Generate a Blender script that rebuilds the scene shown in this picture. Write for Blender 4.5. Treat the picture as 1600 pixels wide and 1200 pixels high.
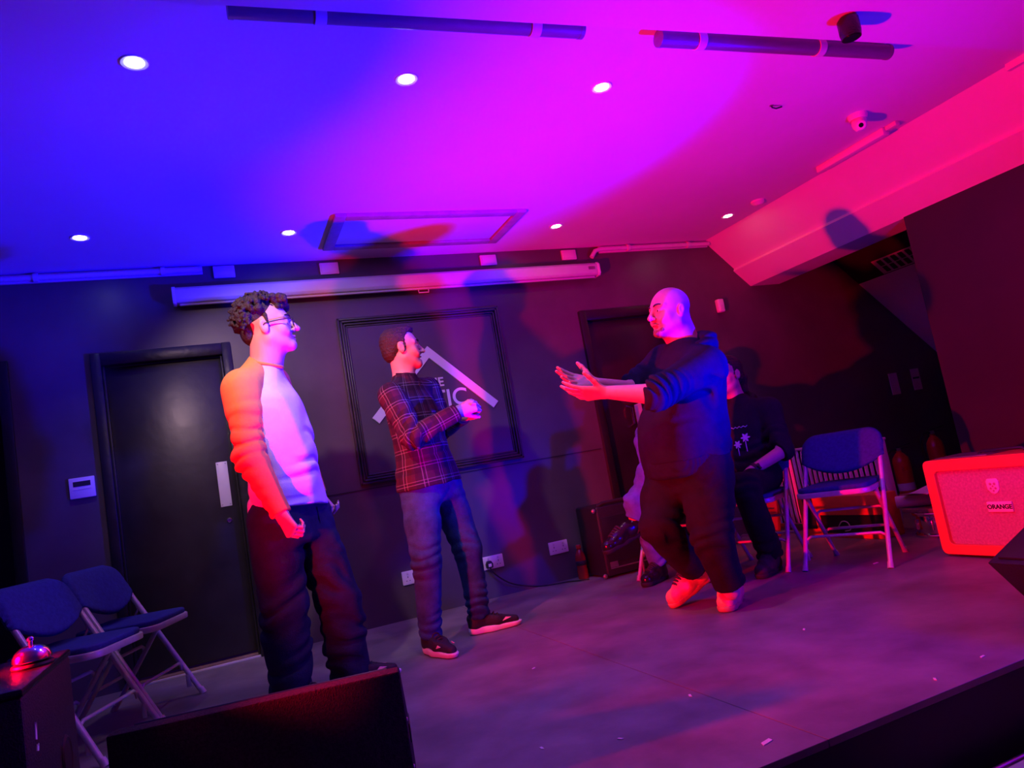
import bpy, bmesh, math, random
import numpy as np
from mathutils import Vector, Matrix, Quaternion

random.seed(7)
for o in list(bpy.data.objects):
    bpy.data.objects.remove(o)
scene = bpy.context.scene
COL = scene.collection

# ------------------------------------------------------------------ camera
CAM_POS = Vector((0.0, 0.0, 0.82))
YAW, PITCH, ROLL, FOCAL_PX = 0.400459, 0.1158355, -0.1752479, 1128.752
fw = Vector((math.sin(YAW) * math.cos(PITCH), math.cos(YAW) * math.cos(PITCH), math.sin(PITCH)))
r0 = Vector((math.cos(YAW), -math.sin(YAW), 0))
u0 = r0.cross(fw)
rr = math.cos(ROLL) * r0 + math.sin(ROLL) * u0
uu = -math.sin(ROLL) * r0 + math.cos(ROLL) * u0
cam_data = bpy.data.cameras.new('camera')
cam = bpy.data.objects.new('camera', cam_data)
COL.objects.link(cam)
m = Matrix((rr, uu, -fw)).transposed().to_4x4()
m.translation = CAM_POS
cam.matrix_world = m
cam_data.sensor_fit = 'HORIZONTAL'
cam_data.sensor_width = 36.0
cam_data.lens = FOCAL_PX / 1600.0 * 36.0
cam_data.clip_start = 0.02
scene.camera = cam

# ------------------------------------------------------------------ light and exposure
scene.view_settings.view_transform = 'Standard'
scene.view_settings.look = 'None'
scene.view_settings.gamma = 1.0
scene.view_settings.use_curve_mapping = False
scene.view_settings.exposure = 0.0
world = bpy.data.worlds.new('World')
scene.world = world
world.use_nodes = True
world.node_tree.nodes['Background'].inputs[0].default_value = (0.016, 0.002, 0.080, 1)
world.node_tree.nodes['Background'].inputs[1].default_value = 1.3

def spot(name, loc, target, energy, color, size_deg, blend, radius):
    d = bpy.data.lights.new(name, 'SPOT')
    d.energy = energy
    d.color = color
    d.spot_size = math.radians(size_deg)
    d.spot_blend = blend
    d.shadow_soft_size = radius
    o = bpy.data.objects.new(name, d)
    COL.objects.link(o)
    o.location = loc
    o.rotation_euler = (Vector(target) - Vector(loc)).to_track_quat('-Z', 'Y').to_euler()
    return o

RED_POS, RED_AIM = Vector((-0.69, 2.12, 0.665)), Vector((3.9, 3.05, 2.0))
BLUE_POS, BLUE_AIM = Vector((3.15, 1.50, 0.50)), Vector((0.72, 3.5, 2.35))
RED, BLUE = (1.0, 0.0, 0.02), (0.0, 0.0, 1.0)
spot('red_flood_beam', RED_POS, RED_AIM, 1050, RED, 106, 1.0, 0.036)
spot('blue_flood_beam', BLUE_POS, BLUE_AIM, 2300, BLUE, 62, 1.0, 0.07)
spot('blue_flood_spill', BLUE_POS, BLUE_AIM, 170, BLUE, 170, 1.0, 0.07)
DOWN_E = (108.0, 22.0, 2.5, 11.0, 10.0, 4.0, 3.5)
DOWN_CONE = (66, 130, 88, 88, 88, 88, 88)
DOWN_COL = (1.0, 0.64, 0.74)

# ------------------------------------------------------------------ materials
def mat(name, color, rough=0.6, metal=0.0, var=0.0, scale=6.0, bump=0.0, bscale=40.0, spec=0.5, color2=None,
        emit=None, estr=0.0, trans=0.0, coat=0.0, stretch=None, alpha=1.0):
    m = bpy.data.materials.new(name)
    m.use_nodes = True
    nt = m.node_tree
    b = nt.nodes['Principled BSDF']
    b.inputs['Base Color'].default_value = (*color, 1)
    b.inputs['Roughness'].default_value = rough
    b.inputs['Metallic'].default_value = metal
    b.inputs['Specular IOR Level'].default_value = spec
    if trans:
        b.inputs['Transmission Weight'].default_value = trans
    if coat:
        b.inputs['Coat Weight'].default_value = coat
    if emit:
        b.inputs['Emission Color'].default_value = (*emit, 1)
        b.inputs['Emission Strength'].default_value = estr
    if var or bump or color2:
        tc = nt.nodes.new('ShaderNodeTexCoord')
        mp = nt.nodes.new('ShaderNodeMapping')
        if stretch:
            mp.inputs['Scale'].default_value = stretch
        nt.links.new(tc.outputs['Object'], mp.inputs['Vector'])
    if var or color2:
        nz = nt.nodes.new('ShaderNodeTexNoise')
        nz.inputs['Scale'].default_value = scale
        nz.inputs['Detail'].default_value = 6
        nz.inputs['Roughness'].default_value = 0.62
        nt.links.new(mp.outputs['Vector'], nz.inputs['Vector'])
        cr = nt.nodes.new('ShaderNodeValToRGB')
        c2 = color2 or tuple(min(1, c * (1 + var)) for c in color)
        c1 = color if color2 else tuple(c * (1 - var) for c in color)
        cr.color_ramp.elements[0].position = 0.32
        cr.color_ramp.elements[1].position = 0.7
        cr.color_ramp.elements[0].color = (*c1, 1)
        cr.color_ramp.elements[1].color = (*c2, 1)
        nt.links.new(nz.outputs['Fac'], cr.inputs['Fac'])
        nt.links.new(cr.outputs['Color'], b.inputs['Base Color'])
        rm = nt.nodes.new('ShaderNodeMapRange')
        rm.inputs['To Min'].default_value = max(0.02, rough - 0.1)
        rm.inputs['To Max'].default_value = min(1, rough + 0.1)
        nt.links.new(nz.outputs['Fac'], rm.inputs['Value'])
        nt.links.new(rm.outputs['Result'], b.inputs['Roughness'])
    if bump:
        n2 = nt.nodes.new('ShaderNodeTexNoise')
        n2.inputs['Scale'].default_value = bscale
        n2.inputs['Detail'].default_value = 4
        nt.links.new(mp.outputs['Vector'], n2.inputs['Vector'])
        bp = nt.nodes.new('ShaderNodeBump')
        bp.inputs['Strength'].default_value = bump
        bp.inputs['Distance'].default_value = 0.01
        nt.links.new(n2.outputs['Fac'], bp.inputs['Height'])
        nt.links.new(bp.outputs['Normal'], b.inputs['Normal'])
    return m

def scuffed(name, color, mark, rough, amount=0.66, scale=(9, 9, 30)):
    """dark paint with short pale scuffs and chips"""
    m = mat(name, color, rough, var=0.35, scale=3.0, bump=0.12, bscale=14)
    nt = m.node_tree
    b = nt.nodes['Principled BSDF']
    src = b.inputs['Base Color'].links[0].from_socket
    tc = nt.nodes.new('ShaderNodeTexCoord')
    mp = nt.nodes.new('ShaderNodeMapping')
    mp.inputs['Scale'].default_value = scale
    nt.links.new(tc.outputs['Object'], mp.inputs['Vector'])
    nz = nt.nodes.new('ShaderNodeTexNoise')
    nz.inputs['Scale'].default_value = 1.0
    nz.inputs['Detail'].default_value = 8
    nz.inputs['Roughness'].default_value = 0.7
    nt.links.new(mp.outputs['Vector'], nz.inputs['Vector'])
    rp = nt.nodes.new('ShaderNodeValToRGB')
    rp.color_ramp.elements[0].position = amount
    rp.color_ramp.elements[1].position = amount + 0.05
    nt.links.new(nz.outputs['Fac'], rp.inputs['Fac'])
    mx = nt.nodes.new('ShaderNodeMix')
    mx.data_type = 'RGBA'
    nt.links.new(rp.outputs['Color'], mx.inputs['Factor'])
    nt.links.new(src, mx.inputs['A'])
    mx.inputs['B'].default_value = (*mark, 1)
    nt.links.new(mx.outputs['Result'], b.inputs['Base Color'])
    return m

M = {}
M['ceiling'] = mat('ceiling_paint', (0.80, 0.79, 0.78), 0.75, var=0.03, scale=2, bump=0.03, bscale=60)
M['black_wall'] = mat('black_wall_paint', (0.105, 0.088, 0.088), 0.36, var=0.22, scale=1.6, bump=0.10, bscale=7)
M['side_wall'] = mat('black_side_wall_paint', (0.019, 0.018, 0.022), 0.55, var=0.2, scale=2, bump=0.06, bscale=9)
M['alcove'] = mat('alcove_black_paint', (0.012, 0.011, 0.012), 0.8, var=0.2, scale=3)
M['floor'] = scuffed('stage_floor_vinyl', (0.190, 0.168, 0.168), (0.31, 0.28, 0.28), 0.5, 0.70, (3, 22, 3))
M['fascia'] = mat('stage_fascia_black', (0.030, 0.027, 0.030), 0.8, var=0.2, scale=4)
M['door'] = scuffed('black_door_gloss', (0.020, 0.018, 0.018), (0.12, 0.11, 0.11), 0.36, 0.72, (22, 22, 11))
M['door_frame'] = mat('black_frame_gloss', (0.016, 0.014, 0.014), 0.36, var=0.3, scale=6, bump=0.15, bscale=30)
M['board'] = mat('blackboard_panel', (0.095, 0.080, 0.080), 0.32, var=0.15, scale=1.4, bump=0.03, bscale=12)
M['moulding'] = mat('board_moulding', (0.050, 0.043, 0.042), 0.4, var=0.3, scale=9, bump=0.2, bscale=60, stretch=(1, 1, 1))
M['white_plastic'] = mat('white_plastic', (0.80, 0.78, 0.76), 0.4, var=0.04)
M['white_print'] = mat('white_vinyl_lettering', (0.78, 0.76, 0.76), 0.5)
M['off_white'] = mat('off_white_enamel', (0.72, 0.69, 0.66), 0.38, var=0.06, scale=5)
M['grey_plate'] = mat('brushed_plate', (0.62, 0.58, 0.56), 0.45, metal=0.2, var=0.1, scale=9)
M['hatch_wood'] = mat('painted_hatch_wood', (0.42, 0.28, 0.30), 0.6, var=0.2, scale=9)
M['wood'] = mat('bare_wood', (0.24, 0.15, 0.09), 0.6, var=0.35, scale=8, bump=0.1, stretch=(1, 9, 9))
M['black_plastic'] = mat('black_plastic', (0.012, 0.012, 0.013), 0.45, var=0.2, scale=12)
M['black_rubber'] = mat('black_rubber', (0.014, 0.014, 0.014), 0.8)
M['carpet'] = mat('black_cabinet_carpet', (0.045, 0.036, 0.040), 0.95, var=0.4, scale=120, bump=0.6, bscale=260, spec=0.1)
M['tolex'] = mat('black_tolex', (0.014, 0.013, 0.014), 0.5, var=0.3, scale=60, bump=0.4, bscale=220)
M['gloss_black'] = mat('gloss_black_top', (0.014, 0.012, 0.013), 0.22, var=0.3, scale=30, bump=0.25, bscale=120)
M['chrome'] = mat('chrome', (0.82, 0.80, 0.80), 0.12, metal=1.0)
M['steel'] = mat('dull_steel', (0.50, 0.48, 0.47), 0.32, metal=0.9, var=0.15, scale=14)
M['chair_metal'] = mat('grey_painted_tube', (0.56, 0.53, 0.52), 0.36, metal=0.25, var=0.12, scale=22)
M['chair_fabric'] = mat('navy_chair_fabric', (0.035, 0.045, 0.21), 0.9, var=0.18, scale=60, bump=0.25, bscale=300, spec=0.15)
M['orange_tolex'] = mat('orange_tolex', (0.80, 0.19, 0.045), 0.5, var=0.06, scale=30, bump=0.3, bscale=200)
M['grille'] = mat('woven_grille_cloth', (0.50, 0.30, 0.26), 0.85, var=0.2, scale=90, bump=0.4, bscale=240)
M['red_paint'] = mat('red_extinguisher_paint', (0.55, 0.03, 0.02), 0.3, var=0.08)
M['red_board'] = mat('red_board', (0.42, 0.06, 0.03), 0.6, var=0.15, scale=8)
M['paper'] = mat('pale_paper', (0.62, 0.57, 0.54), 0.8, var=0.06, scale=8)
M['dark_print'] = mat('dark_print', (0.02, 0.02, 0.025), 0.6)
M['pvc'] = mat('grey_tube', (0.17, 0.14, 0.18), 0.35, var=0.1, scale=14, stretch=(1, 6, 6))
M['bottle_red'] = mat('red_drink_bottle', (0.30, 0.02, 0.02), 0.15, var=0.2)
M['purple_can'] = mat('dark_lens', (0.01, 0.01, 0.015), 0.1)
M['lamp_lens'] = mat('downlight_lens', (0.9, 0.9, 0.9), 0.4, emit=(1.0, 0.95, 0.92), estr=22)
M['red_lens'] = mat('red_led_lens', (0.3, 0.0, 0.0), 0.3, emit=(1, 0.0, 0.02), estr=12)
M['blue_lens'] = mat('blue_led_lens', (0.0, 0.0, 0.3), 0.3, emit=(0.02, 0.0, 1), estr=12)

# ------------------------------------------------------------------ object helpers
def empty(name, loc=(0, 0, 0), rz=0.0):
    o = bpy.data.objects.new(name, None)
    COL.objects.link(o)
    o.location = loc
    o.rotation_euler = (0, 0, rz)
    o.empty_display_size = 0.1
    return o

def tag(o, label, cat, group=None):
    o['label'] = label
    o['category'] = cat
    if group:
        o['group'] = group
    return o

def structure(o, label=None):
    o['kind'] = 'structure'
    if label:
        o['label'] = label
    return o

class MB:
    """collects shapes into one mesh"""
    def __init__(self):
        self.bm = bmesh.new()
    def box(self, x, y, z, bev=0.0, rot=None, seg=2):
        b = bmesh.new()
        bmesh.ops.create_cube(b, size=1.0)
        c = Vector(((x[0] + x[1]) / 2, (y[0] + y[1]) / 2, (z[0] + z[1]) / 2))
        for v in b.verts:
            v.co = Vector((v.co.x * (x[1] - x[0]), v.co.y * (y[1] - y[0]), v.co.z * (z[1] - z[0])))
        if bev:
            bmesh.ops.bevel(b, geom=list(b.edges), offset=bev, segments=seg, affect='EDGES', profile=0.5)
        mt = Matrix.Translation(c)
        if rot:
            mt = mt @ rot.to_4x4()
        b.transform(mt)
        self.add(b)
        return self
    def add(self, b):
        me = bpy.data.meshes.new('tmp')
        b.to_mesh(me)
        b.free()
        self.bm.from_mesh(me)
        bpy.data.meshes.remove(me)
    def prism(self, pts, axis, a0, a1, bev=0.0, seg=2):
        """polygon pts (2D) extruded along axis 'x','y' or 'z' from a0 to a1"""
        b = bmesh.new()
        def P(u, v, a):
            return {'x': (a, u, v), 'y': (u, a, v), 'z': (u, v, a)}[axis]
        v0 = [b.verts.new(P(u, v, a0)) for u, v in pts]
        v1 = [b.verts.new(P(u, v, a1)) for u, v in pts]
        b.faces.new(v0)
        b.faces.new(list(reversed(v1)))
        n = len(pts)
        for i in range(n):
            b.faces.new([v0[i], v1[i], v1[(i + 1) % n], v0[(i + 1) % n]])
        bmesh.ops.recalc_face_normals(b, faces=list(b.faces))
        if bev:
            bmesh.ops.bevel(b, geom=list(b.edges), offset=bev, segments=seg, affect='EDGES', profile=0.5)
        self.add(b)
        return self
    def tube(self, pts, r, n=10, closed=False, caps=True):
        pts = [Vector(p) for p in pts]
        rs = r if isinstance(r, (list, tuple)) else [r] * len(pts)
        b = bmesh.new()
        rings = []
        up = None
        N = len(pts)
        for i, p in enumerate(pts):
            if closed:
                d = (pts[(i + 1) % N] - pts[i - 1]).normalized()
            else:
                d = (pts[min(i + 1, N - 1)] - pts[max(i - 1, 0)]).normalized()
            if up is None:
                up = Vector((0, 0, 1)) if abs(d.z) < 0.9 else Vector((1, 0, 0))
            s = d.cross(up).normalized()
            up = s.cross(d).normalized()
            rings.append([b.verts.new(p + (s * math.cos(2 * math.pi * k / n) + up * math.sin(2 * math.pi * k / n)) * rs[i]) for k in range(n)])
        for i in range(N if closed else N - 1):
            A, B = rings[i], rings[(i + 1) % N]
            for k in range(n):
                b.faces.new([A[k], A[(k + 1) % n], B[(k + 1) % n], B[k]])
        if caps and not closed:
            b.faces.new(list(reversed(rings[0])))
            b.faces.new(rings[-1])
        bmesh.ops.recalc_face_normals(b, faces=list(b.faces))
        self.add(b)
        return self
    def lathe(self, prof, c=(0, 0, 0), n=28, axis=None):
        b = bmesh.new()
        rings = []
        for r, z in prof:
            rings.append([b.verts.new((r * math.cos(2 * math.pi * k / n), r * math.sin(2 * math.pi * k / n), z)) for k in range(n)])
        for A, B in zip(rings, rings[1:]):
            for k in range(n):
                b.faces.new([A[k], A[(k + 1) % n], B[(k + 1) % n], B[k]])
        b.faces.new(list(reversed(rings[0])))
        b.faces.new(rings[-1])
        bmesh.ops.remove_doubles(b, verts=list(b.verts), dist=1e-5)
        bmesh.ops.recalc_face_normals(b, faces=list(b.faces))
        mt = Matrix.Translation(Vector(c))
        if axis is not None:
            mt = mt @ Vector((0, 0, 1)).rotation_difference(Vector(axis)).to_matrix().to_4x4()
        b.transform(mt)
        self.add(b)
        return self
    def grid(self, fn, nu, nv, thick=0.0):
        """surface fn(u,v)->point, optionally closed with thickness along normals"""
        b = bmesh.new()
        vs = [[b.verts.new(fn(i / nu, j / nv)) for j in range(nv + 1)] for i in range(nu + 1)]
        for i in range(nu):
            for j in range(nv):
                b.faces.new([vs[i][j], vs[i + 1][j], vs[i + 1][j + 1], vs[i][j + 1]])
        bmesh.ops.recalc_face_normals(b, faces=list(b.faces))
        if thick:
            bmesh.ops.solidify(b, geom=list(b.faces), thickness=thick)
        self.add(b)
        return self
    def build(self, name, material, parent=None, smooth=True, angle=40):
        me = bpy.data.meshes.new(name)
        self.bm.normal_update()
        if smooth:
            lim = math.radians(angle)
            for f in self.bm.faces:
                f.smooth = True
            for e in self.bm.edges:
                if len(e.link_faces) == 2 and e.calc_face_angle(0) > lim:
                    e.smooth = False
        self.bm.to_mesh(me)
        self.bm.free()
        me.materials.append(material)
        o = bpy.data.objects.new(name, me)
        COL.objects.link(o)
        if parent is not None:
            o.parent = parent
        return o

def text_mesh(name, body, size, material, parent, matrix, extrude=0.0008, align='CENTER', bold=0.0):
    cu = bpy.data.curves.new(name, 'FONT')
    cu.body = body
    cu.size = size
    cu.extrude = extrude
    cu.offset = bold
    cu.align_x = align
    cu.align_y = 'CENTER'
    t = bpy.data.objects.new(name + '_tmp', cu)
    COL.objects.link(t)
    dg = bpy.context.evaluated_depsgraph_get()
    me = bpy.data.meshes.new_from_object(t.evaluated_get(dg))
    bpy.data.objects.remove(t)
    bpy.data.curves.remove(cu)
    me.materials.clear()
    me.materials.append(material)
    me.transform(matrix)
    o = bpy.data.objects.new(name, me)
    COL.objects.link(o)
    o.parent = parent
    return o

def wall_text(x, y, z):
    """text upright on a wall facing -Y"""
    return Matrix.Translation((x, y, z)) @ Matrix.Rotation(math.pi / 2, 4, 'X')

def side_text(x, y, z):
    """text upright on a face that looks towards -X"""
    return Matrix.Translation((x, y, z)) @ Matrix.Rotation(-math.pi / 2, 4, 'Z') @ Matrix.Rotation(math.pi / 2, 4, 'X')

def arc(c, a, b, r, n=6):
    """points of a quarter bend: centre c, unit axes a -> b"""
    c, a, b = Vector(c), Vector(a), Vector(b)
    return [c + a * r * math.cos(t) + b * r * math.sin(t) for t in [i / n * math.pi / 2 for i in range(n + 1)]]

# ------------------------------------------------------------------ the room
BW = 4.705      # back wall plane (y)
CZ = 2.395      # ceiling height above the stage floor
SE = 1.56       # stage front edge (y)
SW = 4.30       # side wall plane (x)

fl = MB().box((-3.2, 6.6), (SE, BW + 0.06), (-0.40, -0.02)).build('floor', M['fascia'], smooth=False)
structure(fl, 'dark grey vinyl stage floor with black front')
for a, b in ((-3.2, 1.355), (1.358, 6.6)):
    MB().box((a, b), (SE, BW), (-0.02, 0.0), bev=0.001, seg=1).build('floor_sheet', M['floor'], fl, smooth=False)
af = MB().box((-4.2, 6.6), (-2.5, SE), (-0.45, -0.40)).build('floor_audience', M['fascia'], smooth=False)
structure(af, 'dark floor in front of the stage')

DOORS = [(-0.60, 0.165), (2.62, 3.42)]
wb = MB()
xs = [(-3.2, -1.75), (-1.0, DOORS[0][0]), (DOORS[0][1], DOORS[1][0]), (DOORS[1][1], 6.6)]
for a, b in xs:
    wb.box((a, b), (BW, BW + 0.14), (-0.02, CZ + 0.1))
for a, b in [(-1.75, -1.0)] + DOORS:
    wb.box((a, b), (BW, BW + 0.14), (1.895, CZ + 0.1))
wall_back = structure(wb.build('wall_back', M['black_wall'], smooth=False), 'black painted back wall of the stage')
# dado joint in the lining boards
MB().box((0.17, 2.60), (BW - 0.004, BW), (0.853, 0.859)).build('joint_strip', M['side_wall'], wall_back, smooth=False)
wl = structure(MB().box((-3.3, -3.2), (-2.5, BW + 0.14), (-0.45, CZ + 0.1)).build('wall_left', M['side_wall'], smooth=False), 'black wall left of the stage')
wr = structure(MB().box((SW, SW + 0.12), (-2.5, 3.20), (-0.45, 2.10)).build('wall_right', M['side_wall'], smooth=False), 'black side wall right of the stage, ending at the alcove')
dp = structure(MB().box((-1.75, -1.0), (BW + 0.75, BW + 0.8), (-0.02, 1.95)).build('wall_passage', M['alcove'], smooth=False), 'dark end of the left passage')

# ceiling and the lower soffit in front of the stage
cl = structure(MB().box((-3.2, 4.6), (1.9, BW + 0.1), (CZ, CZ + 0.08)).build('ceiling', M['ceiling'], smooth=False), 'white ceiling lit blue, magenta and red')
sf = structure(MB().prism([(-3.2, -2.5), (4.6, -2.5), (4.6, 1.90), (3.659, 1.936), (1.338, 2.027), (0.1, 2.075), (-3.2, 2.16)], 'z', 2.31, CZ + 0.08).build('ceiling_soffit', M['ceiling'], smooth=False), 'lower white soffit above the front of the stage')

# boxed beam along the right side: sloping face, then a lower lip
bp = MB().prism([(3.90, CZ + 0.02), (4.17, 2.145), (4.16, 2.125), (4.305, 1.985), (4.62, 1.985), (4.62, CZ + 0.02)], 'y', -2.5, BW)
beam = structure(bp.build('trim_1', M['ceiling'], smooth=False), 'white boxed beam with sloping face, lit red')
MB().prism([(3.895, CZ), (3.895, CZ - 0.035), (3.925, CZ - 0.035), (4.02, CZ - 0.13), (4.06, CZ - 0.13), (4.06, CZ)], 'y', 1.2, 2.16).build('beam_casing', M['ceiling'], beam, smooth=False)

# alcove behind the side wall: sloping soffit under the stairs, black above and white below
sl = lambda x: 1.922 - 0.915 * (x - 5.541)
structure(MB().prism([(5.02, sl(5.02)), (5.541, sl(5.541)), (5.60, sl(5.541)), (5.08, sl(5.02))], 'y', 3.2, BW).build('trim_2', M['alcove'], smooth=False), 'black upper part of the sloping alcove soffit')
structure(MB().prism([(5.541, sl(5.541)), (6.50, sl(6.50)), (6.56, sl(6.50)), (5.60, sl(5.541))], 'y', 3.2, BW).build('trim_3', M['ceiling'], smooth=False), 'pale lower part of the sloping alcove soffit')
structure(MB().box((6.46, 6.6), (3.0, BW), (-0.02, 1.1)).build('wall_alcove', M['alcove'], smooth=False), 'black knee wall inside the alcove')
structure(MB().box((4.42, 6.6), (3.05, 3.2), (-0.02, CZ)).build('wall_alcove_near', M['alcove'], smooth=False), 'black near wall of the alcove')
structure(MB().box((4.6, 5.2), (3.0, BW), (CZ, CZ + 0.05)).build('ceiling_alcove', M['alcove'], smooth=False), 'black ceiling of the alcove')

# ------------------------------------------------------------------ doors
def door(n, x0, x1, label, plate_x, handed):
    fr = MB()
    w, d = 0.055, 0.03
    fr.box((x0, x0 + w), (BW - d, BW + 0.12), (0.0, 1.895), bev=0.006)
    fr.box((x1 - w, x1), (BW - d, BW + 0.12), (0.0, 1.895), bev=0.006)
    fr.box((x0 + w - 0.002, x1 - w + 0.002), (BW - d + 0.002, BW + 0.12), (1.82, 1.893), bev=0.004)
    fr.box((x0 + w, x0 + w + 0.014), (BW - 0.005, BW + 0.05), (0.0, 1.82), bev=0.003)
    fr.box((x1 - w - 0.014, x1 - w), (BW - 0.005, BW + 0.05), (0.0, 1.82), bev=0.003)
    dr = fr.build('door_%d' % n, M['door_frame'])
    structure(dr, label)
    MB().box((x0 + w, x1 - w), (BW + 0.03, BW + 0.07), (0.035, 1.815), bev=0.004).build('door_leaf', M['door'], dr)
    MB().box((x0 + w, x1 - w), (BW - 0.004, BW + 0.12), (0.0, 0.022), bev=0.003).build('threshold', M['wood'], dr)
    MB().box((x0 + w, x1 - w), (BW - 0.02, BW - 0.004), (0.0, 0.012), bev=0.002).build('threshold_strip', M['grey_plate'], dr)
    pl = MB().box((plate_x, plate_x + 0.064), (BW + 0.026, BW + 0.030), (0.90, 1.17), bev=0.0015).build('push_plate', M['off_white'], dr)
    for zz in (0.912, 1.158):
        for xx in (0.01, 0.054):
            MB().lathe([(0.0001, 0), (0.004, 0), (0.003, 0.002), (0.0001, 0.002)], (plate_x + xx, BW + 0.026, zz), 10, (0, -1, 0)).build('screw', M['steel'], pl)
    MB().lathe([(0.0001, 0), (0.015, 0), (0.015, 0.006), (0.010, 0.007), (0.009, 0.004), (0.0001, 0.004)], (plate_x + 0.038, BW + 0.03, 0.815), 16, (0, -1, 0)).build('lock', M['chrome'], dr)
    return dr
d1 = door(1, *DOORS[0], 'scuffed black door with pale push plate behind the person with orange sleeves', -0.004, 1)
d2 = door(2, *DOORS[1], 'black door behind the person holding out both arms', 2.97, 1)
MB().tube([(2.905, BW + 0.03, 1.14), (2.905, BW - 0.03, 1.12), (2.905, BW - 0.03, 1.00), (2.905, BW + 0.03, 0.98)], 0.009, 8).build('pull_handle', M['chrome'], d2)
for (a, b) in ((-1.055, -1.0),):
    structure(MB().box((a, b), (BW - 0.02, BW + 0.12), (0, 1.9), bev=0.005).build('trim_4', M['door_frame']), 'black jamb of the dark opening at far left')

# ------------------------------------------------------------------ blackboard with the white roof sign
bb = empty('framed_board', (1.40, BW, 0.89))
tag(bb, 'large black wall board with ridged frame and white roof-shaped sign', 'board')
def rel(o):
    """keep world placement of a mesh built in world coordinates under its thing"""
    p = o.parent
    o.matrix_parent_inverse = Matrix.Translation(-p.location) if p.rotation_euler.z == 0 else p.matrix_basis.inverted()
    return o
X0, X1, Z0, Z1 = 0.83, 1.975, 0.885, 1.985
rel(MB().box((X0 + 0.03, X1 - 0.03), (BW - 0.012, BW - 0.003), (Z0 + 0.03, Z1 - 0.03)).build('panel', M['board'], bb, smooth=False))
def mould(pts_axis, lo, hi, pos, horiz):
    m_ = MB()
    for k, (o_, w_, d_) in enumerate(((0.0, 0.016, 0.03), (0.019, 0.014, 0.036), (0.036, 0.013, 0.026), (0.052, 0.012, 0.018))):
        if horiz:
            a = pos + o_ * pts_axis
            m_.box((lo + o_, hi - o_), (BW - d_, BW - 0.003), (min(a, a + w_ * pts_axis), max(a, a + w_ * pts_axis)), bev=0.004)
        else:
            a = pos + o_ * pts_axis
            m_.box((min(a, a + w_ * pts_axis), max(a, a + w_ * pts_axis)), (BW - d_, BW - 0.003), (lo + o_, hi - o_), bev=0.004)
    return m_
rel(mould(1, Z0, Z1, X0, False).build('moulding', M['moulding'], bb))
rel(mould(-1, Z0, Z1, X1, False).build('moulding', M['moulding'], bb))
rel(mould(1, X0, X1, Z0, True).build('moulding', M['moulding'], bb))
rel(mould(-1, X0, X1, Z1, True).build('moulding', M['moulding'], bb))
yb = BW - 0.012
w = 0.058
rel(MB().prism([(1.412, 1.745), (1.857, 1.305), (1.857 - 0.041, 1.305 - 0.041), (1.412, 1.745 - w * 1.414), (1.008, 1.264), (0.967, 1.305)], 'y', yb - 0.010, yb).build('roof_chevron', M['white_print'], bb, smooth=False))
rel(text_mesh('lettering', 'THE', 0.085, M['white_print'], bb, wall_text(1.412, yb - 0.002, 1.487), bold=0.002))
rel(text_mesh('lettering', 'ATTIC', 0.165, M['white_print'], bb, wall_text(1.412, yb - 0.002, 1.368), bold=0.002))

# ------------------------------------------------------------------ things on the back wall
def socket(x, z, label, plug):
    s = empty('wall_socket', (x, BW, z))
    tag(s, label, 'socket', 'white double sockets on the back wall')
    MB().box((-0.073, 0.073), (-0.012, 0), (-0.043, 0.043), bev=0.004).build('face_plate', M['white_plastic'], s)
    for k in (-1, 1):
        pins = MB()
        pins.box((k * 0.036 - 0.002, k * 0.036 + 0.002), (-0.0128, -0.0118), (0.000, 0.010))
        pins.box((k * 0.036 - 0.014, k * 0.036 - 0.007), (-0.0128, -0.0118), (-0.020, -0.016))
        pins.box((k * 0.036 + 0.007, k * 0.036 + 0.014), (-0.0128, -0.0118), (-0.020, -0.016))
        pins.build('pin_holes', M['dark_print'], s, smooth=False)
        MB().box((k * 0.036 - 0.006, k * 0.036 + 0.006), (-0.0155, -0.012), (0.020, 0.034), bev=0.001).build('switch', M['off_white'], s)
    return s
socket(1.627, 0.233, 'white double wall socket with a black plug in it', True)
socket(2.120, 0.231, 'white double wall socket with nothing plugged in, above the red bottle', False)
so = socket(1.075, 0.255, 'white wall socket half hidden behind the jeans of the person in plaid', False)
pg = empty('power_plug', (1.590, BW - 0.0125, 0.222))
tag(pg, 'black plug and cable trailing from the wall socket along the floor', 'plug')
MB().prism([(-0.022, -0.02), (0.022, -0.02), (0.024, 0.006), (0.013, 0.026), (-0.013, 0.026), (-0.024, 0.006)], 'y', -0.03, 0, bev=0.004).build('plug_body', M['black_plastic'], pg)
MB().box((-0.011, 0.011), (-0.031, -0.029), (-0.012, 0.008), bev=0.001).build('plug_label', M['white_plastic'], pg)
cp = [(0.0, -0.02, -0.02), (0.03, -0.03, -0.07), (0.11, -0.04, -0.14), (0.22, -0.05, -0.185), (0.34, -0.07, -0.2095), (0.50, -0.10, -0.2155), (0.56, -0.16, -0.2155), (0.62, -0.20, -0.2155)]
def smooth_path(p, n=6):
    out = []
    P_ = [Vector(q) for q in p]
    for i in range(len(P_) - 1):
        a, b, c, d = P_[max(i - 1, 0)], P_[i], P_[i + 1], P_[min(i + 2, len(P_) - 1)]
        for k in range(n):
            t = k / n
            out.append(0.5 * ((2 * b) + (c - a) * t + (2 * a - 5 * b + 4 * c - d) * t * t + (3 * b - 3 * c + d - a) * t ** 3))
    out.append(P_[-1])
    return out
MB().tube(smooth_path(cp), 0.0045, 8).build('cable', M['black_rubber'], pg)

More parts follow.
